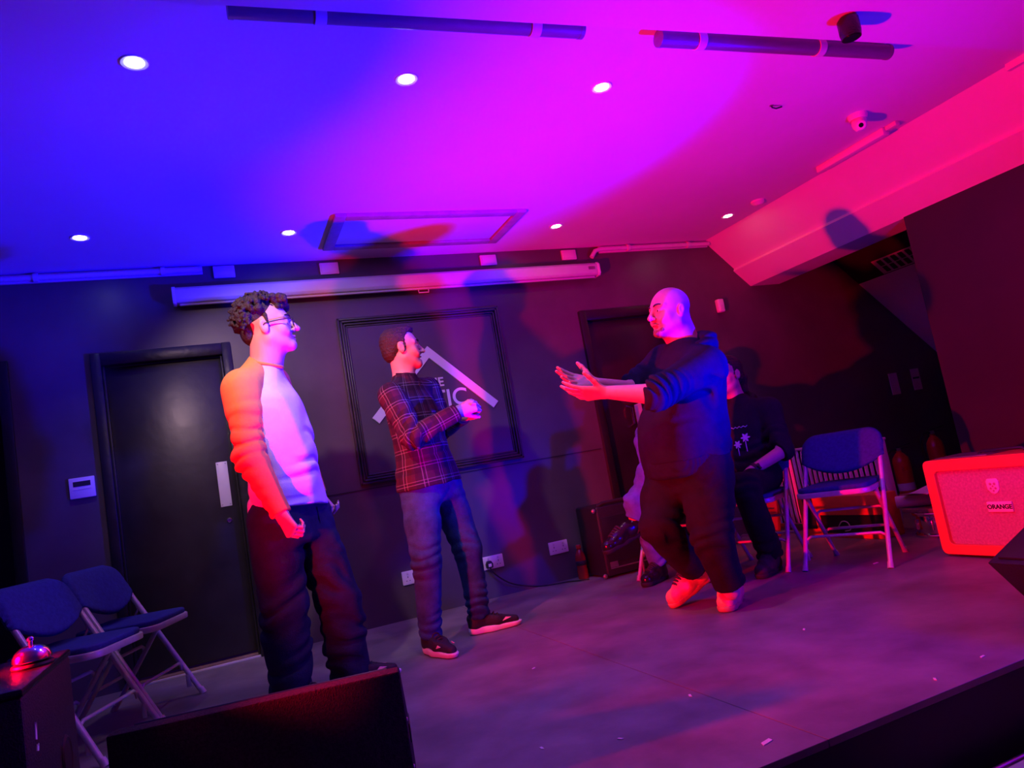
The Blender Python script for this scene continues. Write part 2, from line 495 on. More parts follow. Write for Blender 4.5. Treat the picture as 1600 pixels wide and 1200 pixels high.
th = empty('wall_control_panel', (-0.704, BW, 1.138))
tag(th, 'square white control panel with dark display beside the left door', 'wall panel')
MB().box((-0.064, 0.064), (-0.016, 0), (-0.058, 0.058), bev=0.004).build('panel_body', M['white_plastic'], th)
MB().box((-0.043, 0.043), (-0.0172, -0.0158), (0.008, 0.036)).build('display', M['dark_print'], th, smooth=False)
MB().box((-0.046, 0.046), (-0.0176, -0.0158), (-0.010, -0.006)).build('rib', M['off_white'], th, smooth=False)

for i, (x0, x1, z0, z1, lb) in enumerate(((0.122, 0.248, 2.309, 2.386, 'leftmost small white plate above the projector screen, next to the ceiling pipe'), (0.774, 0.897, 2.293, 2.372, 'second small white plate from the left above the projector screen'),
                                          (1.91, 2.035, 2.293, 2.370, 'third small white plate from the left above the projector screen'), (2.572, 2.694, 2.301, 2.377, 'rightmost small white plate above the end of the projector screen'))):
    q = MB().box((x0, x1), (BW - 0.02, BW), (z0, z1), bev=0.004)
    q.box((x0 + 0.01, x1 - 0.01), (BW - 0.024, BW - 0.018), (z0 + 0.01, z1 - 0.01), bev=0.002)
    tag(q.build('wall_plate', M['off_white']), lb, 'wall plate', 'white plates above the screen')

sc = empty('projector_screen', (1.36, BW, 2.14))
tag(sc, 'long white rolled up projector screen housing mounted high on the back wall', 'projector screen')
sy = BW - 0.115
rel(MB().prism([(sy, 2.160), (sy + 0.012, 2.142), (sy + 0.085, 2.142), (sy + 0.085, 2.235), (sy + 0.020, 2.240), (sy, 2.222)], 'x', -0.105, 2.80, bev=0.004).build('housing', M['off_white'], sc))
for a, b in ((-0.125, -0.105), (2.80, 2.82)):
    rel(MB().prism([(sy - 0.003, 2.156), (sy + 0.012, 2.138), (sy + 0.088, 2.138), (sy + 0.088, 2.239), (sy + 0.018, 2.244), (sy - 0.003, 2.226)], 'x', a, b, bev=0.003).build('end_cap', M['white_plastic'], sc))
rel(MB().box((-0.09, 2.78), (sy + 0.03, sy + 0.05), (2.128, 2.142), bev=0.004).build('bottom_bar', M['off_white'], sc))
rel(MB().tube([(1.40, sy + 0.04, 2.13), (1.40, sy + 0.04, 2.108), (1.47, sy + 0.04, 2.108), (1.47, sy + 0.04, 2.13)], 0.004, 6).build('pull_loop', M['white_plastic'], sc))
rel(MB().box((2.72, 2.775), (sy - 0.004, sy + 0.002), (2.185, 2.207), bev=0.001).build('maker_plate', M['steel'], sc))
for x in (0.0, 2.70):
    rel(MB().box((x, x + 0.04), (sy + 0.07, BW), (2.15, 2.25), bev=0.003).build('bracket', M['white_plastic'], sc))

def pipe(x0, x1, z, clips, label, drop=None):
    p = empty('ceiling_pipe', ((x0 + x1) / 2, BW, z))
    tag(p, label, 'pipe', 'white pipes at the top of the back wall')
    pts = [(x0, BW - 0.04, z), (x1, BW - 0.04, z)]
    if drop:
        pts = [(x0 - 0.09, BW - 0.04, z - 0.06), (x0 - 0.05, BW - 0.04, z - 0.012)] + pts
    rel(MB().tube(pts, 0.017, 12).build('pipe_run', M['off_white'], p))
    rel(MB().box((x0, x1), (BW - 0.022, BW), (z - 0.022, z + 0.03), bev=0.003).build('trunking', M['off_white'], p))
    for c_ in clips:
        rel(MB().tube([(c_ - 0.012, BW - 0.04, z), (c_ + 0.012, BW - 0.04, z)], 0.026, 12).build('clip', M['off_white'], p))
pipe(-3.0, 0.06, 2.362, (-2.2, -1.55, -0.82, -0.16), 'white pipe with clips along the ceiling at the left')
pipe(2.90, 3.93, 2.362, (3.15, 3.72), 'short white pipe along the ceiling between the screen and the beam', True)

wb_ = empty('wall_sounder', (3.925, BW, 1.835))
tag(wb_, 'small white rounded sensor box high on the back wall near the red beam', 'sensor')
MB().box((-0.03, 0.03), (-0.05, 0), (-0.055, 0.055), bev=0.012, seg=3).build('sensor_body', M['white_plastic'], wb_)
MB().box((-0.018, 0.018), (-0.053, -0.048), (-0.035, 0.005), bev=0.002).build('sensor_window', M['off_white'], wb_)

# ------------------------------------------------------------------ ceiling things
LIGHTS = [(-0.096, 2.524, 'downlight at front left of the ceiling, the largest and brightest'), (0.86, 2.544, 'downlight in the middle of the front row on violet ceiling'), (1.741, 2.534, 'downlight on the brightest magenta part of the ceiling'),
          (-0.514, 4.142, 'downlight at far left near the pipe'), (0.542, 4.17, 'downlight left of the ceiling hatch'), (2.313, 4.219, 'downlight right of the ceiling hatch'), (3.711, 4.132, 'downlight at far right next to the red beam')]
for i, (x, y, lb) in enumerate(LIGHTS):
    l = empty('downlight', (x, y, CZ))
    tag(l, 'small white recessed ' + lb, 'ceiling light', 'recessed ceiling downlights')
    MB().lathe([(0.030, -0.002), (0.044, -0.005), (0.047, -0.002), (0.047, 0.0), (0.030, 0.0)], (0, 0, 0), 24).build('bezel', M['white_plastic'], l)
    MB().lathe([(0.0001, -0.006), (0.024, -0.006), (0.031, -0.003), (0.031, 0.0), (0.0001, 0.0)], (0, 0, 0), 24).build('lens', M['lamp_lens'], l)
    sp = spot('downlight_beam', (x, y, CZ - 0.02), (x, y, 0) if i else (0.75, BW, 0.95), DOWN_E[i], DOWN_COL, DOWN_CONE[i], 0.8, 0.03)   # the first is a tilted spot
    sp.parent = l
    sp.matrix_parent_inverse = Matrix.Translation((-x, -y, -CZ))

ht = empty('ceiling_hatch', (1.365, 4.18, CZ))
tag(ht, 'rectangular ceiling hatch with raised wooden frame', 'hatch')
hx0, hx1, hy0, hy1, hw_ = 0.77, 1.955, 3.90, 4.46, 0.065
for (a, b, c_, d_) in ((hx0, hx0 + hw_, hy0, hy1), (hx1 - hw_, hx1, hy0, hy1), (hx0 + hw_, hx1 - hw_, hy0, hy0 + hw_), (hx0 + hw_, hx1 - hw_, hy1 - hw_, hy1)):
    rel(MB().box((a, b), (c_, d_), (CZ - 0.022, CZ), bev=0.004).build('frame_bar', M['hatch_wood'], ht))
rel(MB().box((hx0 + hw_ + 0.006, hx1 - hw_ - 0.006), (hy0 + hw_ + 0.006, hy1 - hw_ - 0.006), (CZ - 0.008, CZ), bev=0.002).build('hatch_panel', M['ceiling'], ht))

def hung_tube(x0, x1, y, z, label, cl):
    t = empty('hanging_tube', ((x0 + x1) / 2, y, z))
    tag(t, label, 'tube', 'grey tubes along the soffit')
    rel(MB().tube([(x0, y, z), (x1, y - (x1 - x0) * 0.03, z)], 0.032, 20).build('tube_body', M['pvc'], t))
    for c_ in cl:
        yy = y - (c_ - x0) * 0.03
        rel(MB().tube([(c_ - 0.018, yy, z), (c_ + 0.018, yy, z)], 0.036, 20).build('clip_ring', M['off_white'], t))
        rel(MB().box((c_ - 0.012, c_ + 0.012), (yy - 0.01, yy + 0.01), (z + 0.03, CZ), bev=0.002).build('hanger', M['steel'], t))
    for e_ in (x0, x1):
        yy = y - (e_ - x0) * 0.03
        rel(MB().tube([(e_ - 0.008, yy, z), (e_ + 0.008, yy, z)], 0.0335, 20).build('end_cap', M['pvc'], t))
    return t
hung_tube(0.20, 1.405, 2.145, 2.355, 'long grey tube hanging at the soffit, left of the other one', (0.47, 1.22))
hung_tube(1.76, 2.945, 2.115, 2.350, 'grey tube hanging at the soffit, right of the other one, nearer the beam', (1.94, 2.55))

def cctv(x, y, label, aim):
    c_ = empty('security_camera', (x, y, CZ))
    tag(c_, label, 'camera', 'white security cameras')
    MB().lathe([(0.0001, -0.03), (0.045, -0.03), (0.052, -0.01), (0.052, 0), (0.0001, 0)], (0, 0, 0), 24).build('mount', M['white_plastic'], c_)
    MB().lathe([(0.0001, -0.045), (0.022, -0.042), (0.036, -0.02), (0.04, 0.0), (0.036, 0.02), (0.022, 0.036), (0.0001, 0.04)], (0, 0, -0.05), 20).build('ball', M['white_plastic'], c_)
    a = Vector(aim).normalized()
    q = Vector((0, 0, -0.055)) + a * 0.018
    e = MB().lathe([(0.0001, 0.0), (0.024, 0.0), (0.026, 0.03), (0.018, 0.034), (0.0001, 0.030)], q, 20, a).build('eye_housing', M['white_plastic'], c_)
    MB().lathe([(0.0001, 0.030), (0.014, 0.030), (0.011, 0.036), (0.0001, 0.037)], q, 18, a).build('lens', M['purple_can'], e)
cctv(3.44, 2.68, 'white ball security camera on the ceiling beside the red beam', (-0.75, -0.8, -0.55))
cctv(-0.925, 3.28, 'white ball security camera at the far left edge of the ceiling', (0.5, -0.9, -0.5))
sd = empty('smoke_detector', (3.76, 3.86, CZ))
tag(sd, 'small white round smoke detector on the ceiling near the beam', 'smoke detector')
MB().lathe([(0.0001, -0.03), (0.03, -0.03), (0.04, -0.018), (0.048, -0.014), (0.048, 0), (0.0001, 0)], (0, 0, 0), 24).build('detector_body', M['white_plastic'], sd)
MB().lathe([(0.018, -0.034), (0.022, -0.034), (0.022, -0.029), (0.018, -0.029)], (0, 0, 0), 20).build('ring', M['off_white'], sd)
hk = empty('ceiling_hook', (2.78, 2.62, CZ))
tag(hk, 'tiny dark hook in the magenta ceiling between two cameras and lights', 'hook')
MB().tube([(0, 0, 0), (0, 0, -0.012), (0.02, -0.005, -0.02), (0.055, -0.01, -0.012)], 0.004, 8).build('hook_wire', M['black_plastic'], hk)
MB().lathe([(0.0001, -0.004), (0.010, -0.004), (0.010, 0), (0.0001, 0)], (0, 0, 0), 12).build('hook_plate', M['steel'], hk)
em = empty('emergency_light_box', (3.80, 3.06, CZ))
tag(em, 'slim white box fixed where the ceiling meets the red beam', 'light fitting')
MB().box((-0.03, 0.025), (-0.26, 0.26), (-0.045, 0), bev=0.008).build('box_body', M['white_plastic'], em)
MB().box((-0.02, 0.02), (-0.34, -0.265), (-0.028, 0), bev=0.006).build('box_gland', M['off_white'], em)
tf = empty('ceiling_fixture', (2.44, 1.845, 2.31))
tag(tf, 'black cylindrical lamp peeking in at the top edge of the picture', 'lamp')
MB().lathe([(0.0001, -0.085), (0.036, -0.085), (0.040, -0.06), (0.040, -0.012), (0.030, 0), (0.0001, 0)], (0, 0, 0), 24).build('lamp_body', M['gloss_black'], tf)
MB().lathe([(0.0001, -0.088), (0.030, -0.088), (0.030, -0.085), (0.0001, -0.085)], (0, 0, 0), 24).build('lamp_face', M['purple_can'], tf)

# ------------------------------------------------------------------ folding chairs
def make_chair():
    """local: +x is the way the sitter faces, y across, origin on the floor in the middle"""
    c = empty('folding_chair')
    HW = 0.205
    top, front = Vector((-0.185, 0, 0.72)), Vector((0.205, 0, 0.0))
    def at(z, s):
        t = (0.72 - z) / 0.72
        p = top.lerp(front, t)
        return Vector((p.x, s, z))
    for s in (-1, 1):
        MB().tube([at(0.012, s * (HW + 0.012)), at(0.25, s * (HW + 0.006)), at(0.52, s * HW)], 0.0125, 12).build('front_leg', M['chair_metal'], c)
        f = at(0.0, s * (HW + 0.012))
        MB().tube([f + Vector((0.002, 0, 0.0)), f + Vector((-0.012, 0, 0.03))], [0.0165, 0.0145], 12).build('foot_cap', M['chair_metal'], c)
        MB().tube([Vector((-0.215, s * (HW - 0.02), 0.0)), Vector((0.06, s * (HW - 0.02), 0.39))], 0.0115, 12).build('rear_leg', M['chair_metal'], c)
        MB().tube([Vector((-0.219, s * (HW - 0.02), 0.0)), Vector((-0.20, s * (HW - 0.02), 0.028))], [0.016, 0.014], 12).build('foot_cap', M['chair_metal'], c)
        q = at(0.51, s * (HW - 0.004))
        MB().tube([q, Vector((q.x + 0.015, q.y, 0.46)), Vector((-0.09, s * (HW - 0.012), 0.40))], 0.006, 8).build('hinge_link', M['steel'], c)
        MB().box((at(0.1, 0).x - 0.016, at(0.1, 0).x + 0.004), (s * (HW + 0.003) - 0.006, s * (HW + 0.003) + 0.006), (0.045, 0.105), bev=0.002).build('slide_bracket', M['chair_metal'], c)
    # top bend of the back tube
    a, b = at(0.52, -HW), at(0.52, HW)
    t0, t1 = at(0.612, -HW), at(0.612, HW)
    up = (at(0.7, 0) - at(0.6, 0)).normalized()
    yv = Vector((0, 1, 0))
    R_ = 0.07
    pts = [a, t0 - up * 0.02] + arc(t0 + yv * R_, -yv, up, R_) + list(reversed(arc(t1 - yv * R_, yv, up, R_))) + [t1 - up * 0.02, b]
    MB().tube(pts, 0.0125, 12).build('back_tube', M['chair_metal'], c)
    # padded backrest: wraps the tube, lower edge bows down
    def pad(side):
        def fn(u, v):
            y = (u * 2 - 1) * (HW + 0.021)
            cor = 0.085
            edge = max(0.0, abs(y) - (HW + 0.021 - cor))
            ztop = 0.708 - (cor - math.sqrt(max(0.0, cor * cor - edge * edge)))
            zbot = 0.480 + 0.06 * (abs(y) / HW) ** 2.0
            z = zbot + (ztop - zbot) * v
            x = at(z, 0).x + 0.0
            th = 0.0225 * (1 - (2 * v - 1) ** 10) ** 0.5 * (1 - (2 * u - 1) ** 14) ** 0.5 + 0.0015
            bow = -0.006 * (1 - (2 * u - 1) ** 2)
            return Vector((x + bow + side * th, y, z))
        return fn
    m_ = MB()
    m_.grid(pad(1), 40, 20)
    m_.grid(pad(-1), 40, 20)
    bmesh.ops.remove_doubles(m_.bm, verts=list(m_.bm.verts), dist=0.0035)
    bmesh.ops.recalc_face_normals(m_.bm, faces=list(m_.bm.faces))
    m_.build('backrest', M['chair_fabric'], c, angle=70)
    # seat: metal pan with rolled rim and an upholstered pad on it
    def outline(inset, n=7):
        P = []
        hx0, hx1, hy0, hy1 = -0.185 + inset, 0.205 - inset, HW - 0.022 - inset, HW - 0.010 - inset
        for (cx, cy, rad, a0) in ((hx1, hy1, 0.06, 0), (hx0, hy0, 0.05, 90), (hx0, -hy0, 0.05, 180), (hx1, -hy1, 0.06, 270)):
            ox = cx - rad if cx > 0 else cx + rad
            oy = cy - rad if cy > 0 else cy + rad
            for k in range(n):
                t = math.radians(a0 + 90 * k / (n - 1))
                P.append((ox + rad * math.cos(t), oy + rad * math.sin(t)))
        return P
    pan = MB().prism(outline(0.0), 'z', 0.385, 0.413, bev=0.006)
    pan_o = pan.build('seat_pan', M['chair_metal'], c)
    sm = MB().prism(outline(0.008), 'z', 0.411, 0.437, bev=0.010, seg=3)
    sm.build('seat_pad', M['chair_fabric'], c)
    tilt = Matrix.Rotation(math.radians(-3), 4, 'Y')
    # cross bars with bent ends
    def bar(z, xz, hw, r):
        x = xz
        return MB().tube([Vector((x, -hw, z - 0.035)), Vector((x, -hw + 0.006, z - 0.012)), Vector((x, -hw + 0.026, z)), Vector((x, hw - 0.026, z)), Vector((x, hw - 0.006, z - 0.012)), Vector((x, hw, z - 0.035))], r, 10)
    bar(0.168, at(0.16, 0).x, HW + 0.004, 0.008).build('front_crossbar', M['chair_metal'], c)
    bar(0.170, -0.215 + 0.275 * 0.150 / 0.415, HW - 0.02, 0.008).build('rear_crossbar', M['chair_metal'], c)
    bar(0.285, -0.215 + 0.275 * 0.265 / 0.415, HW - 0.02, 0.008).build('rear_crossbar', M['chair_metal'], c)
    return c

def dup(root):
    r = root.copy()
    COL.objects.link(r)
    for ch in list(root.children):
        k = ch.copy()
        COL.objects.link(k)
        k.parent = r
        for g in ch.children:
            d = g.copy()
            COL.objects.link(d)
            d.parent = k
    return r

chair0 = make_chair()
def place_chair(first, f0, f1, label, group):
    """f0, f1: floor points of the two front feet (sitter's left, right)"""
    c = chair0 if first else dup(chair0)
    a, b = Vector((*f0, 0)), Vector((*f1, 0))
    mid = (a + b) / 2
    across = (a - b).normalized()            # towards the sitter's left = local +y
    fwd = across.cross(Vector((0, 0, 1)))
    c.location = mid - fwd * 0.205
    c.rotation_euler = (0, 0, math.atan2(fwd.y, fwd.x))
    tag(c, label, 'chair', group)
    return c, fwd
g1 = 'chairs in a row on the right'
g2 = 'chairs at the left by the door'
CH_R, FW_R = place_chair(True, (3.055, 2.800), (2.867, 3.188), 'empty folding chair with navy pad in front of the white radiator', g1)
CH_4, FW_4 = place_chair(False, (2.815, 3.265), (2.627, 3.653), 'folding chair under the seated person in the printed black hoodie', g1)
CH_5, FW_5 = place_chair(False, (2.520, 3.660), (2.332, 4.046), 'folding chair under the seated person in denim', g1)
CH_A, _ = place_chair(False, (-0.195, 4.090), (-0.335, 3.705), 'left pair of chairs: the navy folding chair closer to the door', g2)
CH_B, _ = place_chair(False, (-0.352, 3.655), (-0.505, 3.275), 'left pair of chairs: the navy folding chair behind the desk bell', g2)

# ------------------------------------------------------------------ monitors and cabinets on the stage
wd = empty('floor_monitor', (0.05, 2.05, 0), math.radians(-12))
tag(wd, 'black carpeted floor monitor seen from behind in front of the person with orange sleeves', 'speaker')
MB().prism([(-0.005, 0.0), (0.0, 0.352), (0.055, 0.352), (0.36, 0.10), (0.36, 0.0)], 'x', -0.385, 0.335, bev=0.006).build('cabinet', M['carpet'], wd)
MB().prism([(0.085, 0.338), (0.342, 0.125), (0.350, 0.134), (0.093, 0.347)], 'x', -0.35, 0.30, bev=0.002).build('grille', M['black_plastic'], wd)
MB().box((0.3345, 0.3385), (0.12, 0.22), (0.13, 0.18), bev=0.001).build('side_handle', M['black_plastic'], wd)
for zz in (0.10, 0.22):
    MB().lathe([(0.0001, 0), (0.006, 0), (0.004, 0.003), (0.0001, 0.003)], (0.335, 0.03, zz), 10, (1, 0, 0)).build('screw', M['steel'], wd)

cb = empty('speaker_cabinet', (-0.70, 2.10, 0))
tag(cb, 'black speaker cabinet with glossy top at bottom left under the desk bell', 'speaker')
MB().box((-0.28, 0.275), (-0.25, 0.26), (0.01, 0.535), bev=0.008).build('cabinet', M['tolex'], cb)
MB().box((-0.282, 0.278), (-0.252, 0.262), (0.534, 0.552), bev=0.005).build('top_panel', M['gloss_black'], cb)
MB().lathe([(0.040, 0.0), (0.048, 0.004), (0.055, 0.0), (0.055, -0.004), (0.038, -0.02)], (0.276, 0.11, 0.31), 24, (1, 0, 0)).build('port_ring', M['black_plastic'], cb)
MB().lathe([(0.0001, -0.001), (0.040, -0.001), (0.040, 0.0015), (0.0001, 0.0015)], (0.276, 0.11, 0.31), 24, (1, 0, 0)).build('port_hole', M['alcove'], cb)
for (yy, zz, hh) in ((-0.165, 0.43, 0.035), (-0.160, 0.405, 0.012)):
    MB().prism([(yy - 0.010, zz), (yy - 0.003, zz + hh), (yy + 0.004, zz + hh * 0.4), (yy + 0.010, zz + hh * 0.9), (yy + 0.004, zz - 0.004)], 'x', 0.2745, 0.2768).build('chipped_patch', M['white_print'], cb, smooth=False)
for (dx, dy) in ((-0.22, -0.2), (0.22, -0.2), (-0.22, 0.2), (0.22, 0.2)):
    MB().lathe([(0.0001, 0), (0.02, 0), (0.022, 0.012), (0.0001, 0.012)], (dx, dy, 0), 12).build('rubber_foot', M['black_rubber'], cb)

bl = empty('desk_bell', (-0.468, 2.165, 0.552))
tag(bl, 'shiny chrome desk bell standing on the black speaker cabinet', 'bell')
MB().lathe([(0.0001, 0), (0.044, 0), (0.046, 0.004), (0.044, 0.009), (0.030, 0.012), (0.0001, 0.012)], (0, 0, 0), 32).build('base', M['black_plastic'], bl)
MB().lathe([(0.041, 0.014), (0.043, 0.016), (0.041, 0.026), (0.035, 0.037), (0.024, 0.046), (0.010, 0.050), (0.0001, 0.051)], (0, 0, 0), 32).build('dome', M['chrome'], bl)
MB().lathe([(0.0001, 0.050), (0.005, 0.050), (0.005, 0.060), (0.008, 0.062), (0.008, 0.067), (0.004, 0.071), (0.0001, 0.071)], (0, 0, 0), 20).build('button', M['chrome'], bl)

rw = empty('floor_monitor', (2.85, 1.78, 0))
tag(rw, 'black floor monitor with angled corner cut off by the right edge', 'speaker')
MB().prism([(-0.295, 0.180), (0.12, 0.325), (0.33, 0.34), (0.33, 0.0), (-0.125, 0.0)], 'y', -0.2, 0.13, bev=0.006).build('cabinet', M['tolex'], rw)
MB().prism([(-0.27, 0.189), (0.10, 0.319), (0.097, 0.329), (-0.273, 0.199)], 'y', -0.17, 0.10, bev=0.002).build('grille', M['black_plastic'], rw)

# orange guitar amplifier facing the performers
ap = empty('guitar_amplifier', (3.36, 2.40, 0))
tag(ap, 'orange guitar amplifier cabinet with pale woven grille and name plate', 'amplifier')
yL, yR, hT = 0.335, -0.335, 0.49
A_ = MB()
def rrect(y0, y1, z0, z1, r, n=6):
    P = []
    for (cy, cz, a0) in ((y1 - r, z1 - r, 0), (y0 + r, z1 - r, 90), (y0 + r, z0 + r, 180), (y1 - r, z0 + r, 270)):
        for k in range(n):
            t = math.radians(a0 + 90 * k / (n - 1))
            P.append((cy + r * math.cos(t), cz + r * math.sin(t)))
    return P
def ring_prism(outer, inner, x0, x1):
    b = bmesh.new()
    n = len(outer)
    vo0 = [b.verts.new((x0, *p)) for p in outer]; vi0 = [b.verts.new((x0, *p)) for p in inner]
    vo1 = [b.verts.new((x1, *p)) for p in outer]; vi1 = [b.verts.new((x1, *p)) for p in inner]
    for i in range(n):
        j = (i + 1) % n
        b.faces.new([vo0[i], vo0[j], vi0[j], vi0[i]])
        b.faces.new([vo1[j], vo1[i], vi1[i], vi1[j]])
        b.faces.new([vo0[j], vo0[i], vo1[i], vo1[j]])
        b.faces.new([vi0[i], vi0[j], vi1[j], vi1[i]])
    bmesh.ops.recalc_face_normals(b, faces=list(b.faces))
    bmesh.ops.bevel(b, geom=[e for e in b.edges], offset=0.0025, segments=1, affect='EDGES', profile=0.5)
    return b
A_.add(ring_prism(rrect(yR, yL, 0.012, hT, 0.03), rrect(yR + 0.055, yL - 0.055, 0.062, hT - 0.058, 0.022), 0.0, 0.05))
A_.box((0.03, 0.29), (yR + 0.004, yL - 0.004), (0.015, hT - 0.003), bev=0.02, seg=3)
A_.build('cabinet', M['orange_tolex'], ap)
gr = MB().box((0.022, 0.032), (yR + 0.05, yL - 0.05), (0.058, hT - 0.054)).build('grille', M['grille'], ap, smooth=False)
npx = 0.012
plate_y = -0.012
MB().box((npx, npx + 0.012), (plate_y - 0.060, plate_y + 0.060), (0.222, 0.270), bev=0.0015).build('name_plate', M['white_plastic'], ap)
text_mesh('name_lettering', 'ORANGE', 0.029, M['dark_print'], ap, side_text(npx - 0.0005, plate_y, 0.246), bold=0.001)
cr_ = MB().prism([(0.030, 0.368), (0.022, 0.380), (-0.022, 0.380), (-0.030, 0.368), (-0.028, 0.330), (-0.014, 0.312), (0, 0.306), (0.014, 0.312), (0.028, 0.330)], 'x', npx + 0.004, npx + 0.02, bev=0.001)
crest = cr_.build('crest', M['white_plastic'], ap)
for (yy, zz, rr_) in ((0.010, 0.355, 0.007), (-0.010, 0.355, 0.007), (0.012, 0.334, 0.006), (-0.012, 0.334, 0.006), (0.0, 0.344, 0.005), (0.0, 0.322, 0.005)):
    MB().lathe([(0.0001, 0), (rr_, 0), (rr_ * 0.7, 0.0016), (0.0001, 0.0018)], (npx + 0.004, yy, zz), 10, (-1, 0, 0)).build('crest_mark', M['grille'], crest)
hd_ = MB().tube([(0.14, 0.12, hT - 0.004), (0.14, 0.10, hT + 0.014), (0.14, -0.10, hT + 0.014), (0.14, -0.12, hT - 0.004)], 0.008, 8).build('carry_handle', M['black_plastic'], ap)
MB().box((0.055, 0.25), (0.02, 0.30), (hT - 0.006, hT + 0.003), bev=0.002).build('control_panel', M['steel'], ap)
for (dx, dy) in ((0.06, -0.27), (0.06, 0.27), (0.25, -0.27), (0.25, 0.27)):
    MB().lathe([(0.0001, 0), (0.018, 0), (0.020, 0.016), (0.0001, 0.016)], (dx, dy, 0), 12).build('rubber_foot', M['black_rubber'], ap)

# second amplifier: black, against the back wall
ba = empty('guitar_amplifier', (2.56, 4.46, 0))
tag(ba, 'black amplifier case with metal trim against the back wall beside the red bottle', 'amplifier')
MB().box((-0.28, 0.31), (-0.11, 0.20), (0.012, 0.475), bev=0.014, seg=3).build('cabinet', M['tolex'], ba)
MB().box((-0.26, 0.26), (-0.116, -0.106), (0.10, 0.40), bev=0.003).build('grille', M['black_plastic'], ba)
MB().box((-0.25, 0.25), (-0.120, -0.113), (0.060, 0.068), bev=0.001).build('trim_strip', M['steel'], ba)
MB().box((-0.25, -0.19), (-0.119, -0.112), (0.070, 0.105), bev=0.002).build('name_badge', M['steel'], ba)
MB().tube([(-0.26, -0.09, 0.475), (-0.22, -0.10, 0.492), (0.22, -0.10, 0.492), (0.26, -0.09, 0.475)], 0.013, 10).build('carry_handle', M['black_rubber'], ba)
for sx in (-1, 1):
    for zz in (0.02, 0.45):
        MB().lathe([(0.0001, 0.0), (0.016, 0.004), (0.012, 0.012), (0.0001, 0.016)], (sx * 0.30, -0.108, zz + 0.003), 12, (sx * 0.3, -1, 0)).build('corner_protector', M['steel'], ba)

bt = empty('drink_bottle', (2.225, 4.600, 0))
tag(bt, 'small red drink bottle on the floor under the wall socket', 'bottle')
MB().lathe([(0.0001, 0), (0.034, 0.0), (0.038, 0.006), (0.038, 0.060), (0.034, 0.075), (0.038, 0.09), (0.038, 0.135), (0.032, 0.165), (0.018, 0.192), (0.014, 0.200), (0.014, 0.210), (0.0001, 0.210)], (0, 0, 0), 24).build('bottle_body', M['bottle_red'], bt)
MB().lathe([(0.0385, 0.092), (0.0392, 0.093), (0.0392, 0.122), (0.0385, 0.123)], (0, 0, 0), 24).build('bottle_label', M['dark_print'], bt)
MB().lathe([(0.0001, 0.206), (0.017, 0.206), (0.018, 0.210), (0.018, 0.226), (0.015, 0.230), (0.0001, 0.230)], (0, 0, 0), 20).build('cap', M['red_paint'], bt)

# ------------------------------------------------------------------ clutter by the alcove
rd = empty('radiator', (3.94, 4.07, 0))
tag(rd, 'white ribbed panel radiator standing behind the empty folding chair', 'radiator')
y0r, y1r = -0.60, 0.58
def ribs(u, v):
    y = y0r + (y1r - y0r) * u
    ph = (u * 26) % 1.0
    d = 0.0
    if ph < 0.55:
        d = math.sin(ph / 0.55 * math.pi) ** 0.6 * 0.018
    ez = min(v, 1 - v) * 14
    d *= min(1.0, max(0.0, ez - 0.35))
    return Vector((-d, y, 0.05 + 0.545 * v))
MB().grid(ribs, 26 * 8, 24).build('ribbed_panel', M['off_white'], rd)
MB().box((0.0, 0.05), (y0r, y1r), (0.05, 0.595), bev=0.004).build('radiator_body', M['off_white'], rd)
MB().box((-0.012, 0.055), (y0r - 0.006, y1r + 0.006), (0.590, 0.606), bev=0.004).build('top_grille', M['off_white'], rd)
for yy in (-0.45, 0.42):
    MB().box((0.005, 0.045), (yy - 0.015, yy + 0.015), (0, 0.055), bev=0.003).build('bracket', M['off_white'], rd)
vv = MB().tube([(0.025, y1r + 0.0, 0.10), (0.025, y1r + 0.035, 0.10), (0.025, y1r + 0.035, 0.0)], 0.008, 8).build('valve_pipe', M['steel'], rd)

oa = empty('amplifier_head', (3.72, 3.73, 0))
tag(oa, 'small orange amplifier lying behind the empty chair with black open back', 'amplifier')
MB().box((0.012, 0.17), (-0.34, 0.34), (0.0, 0.275), bev=0.010).build('cabinet', M['orange_tolex'], oa)
MB().box((-0.002, 0.014), (-0.34, 0.34), (0.15, 0.275), bev=0.004).build('front_board', M['orange_tolex'], oa)
MB().box((-0.002, 0.014), (0.16, 0.34), (0.0, 0.15), bev=0.004).build('front_board', M['orange_tolex'], oa)
MB().box((-0.002, 0.014), (-0.34, 0.16), (0.0, 0.03), bev=0.004).build('front_board', M['orange_tolex'], oa)
MB().box((0.002, 0.013), (-0.335, 0.16), (0.03, 0.15)).build('open_back', M['black_plastic'], oa, smooth=False)
MB().box((-0.014, -0.002), (0.20, 0.285), (0.06, 0.275), bev=0.003).build('strap', M['black_rubber'], oa)
MB().tube(smooth_path([(0.0, 0.02, 0.07), (-0.012, -0.03, 0.11), (-0.015, -0.08, 0.105), (-0.012, -0.09, 0.06), (0.0, -0.03, 0.045)]), 0.0035, 6).build('cable', M['off_white'], oa)
rp_ = empty('red_panel', (3.72, 4.36, 0))
tag(rp_, 'narrow red board leaning on the radiator behind the seated person', 'board')
MB().box((0.0, 0.03), (-0.055, 0.055), (0.0, 0.30), bev=0.004, rot=Matrix.Rotation(math.radians(12), 3, 'Y')).build('board', M['red_board'], rp_)
MB().box((-0.012, 0.004), (-0.035, 0.035), (0.20, 0.212), bev=0.002).build('batten', M['steel'], rp_)

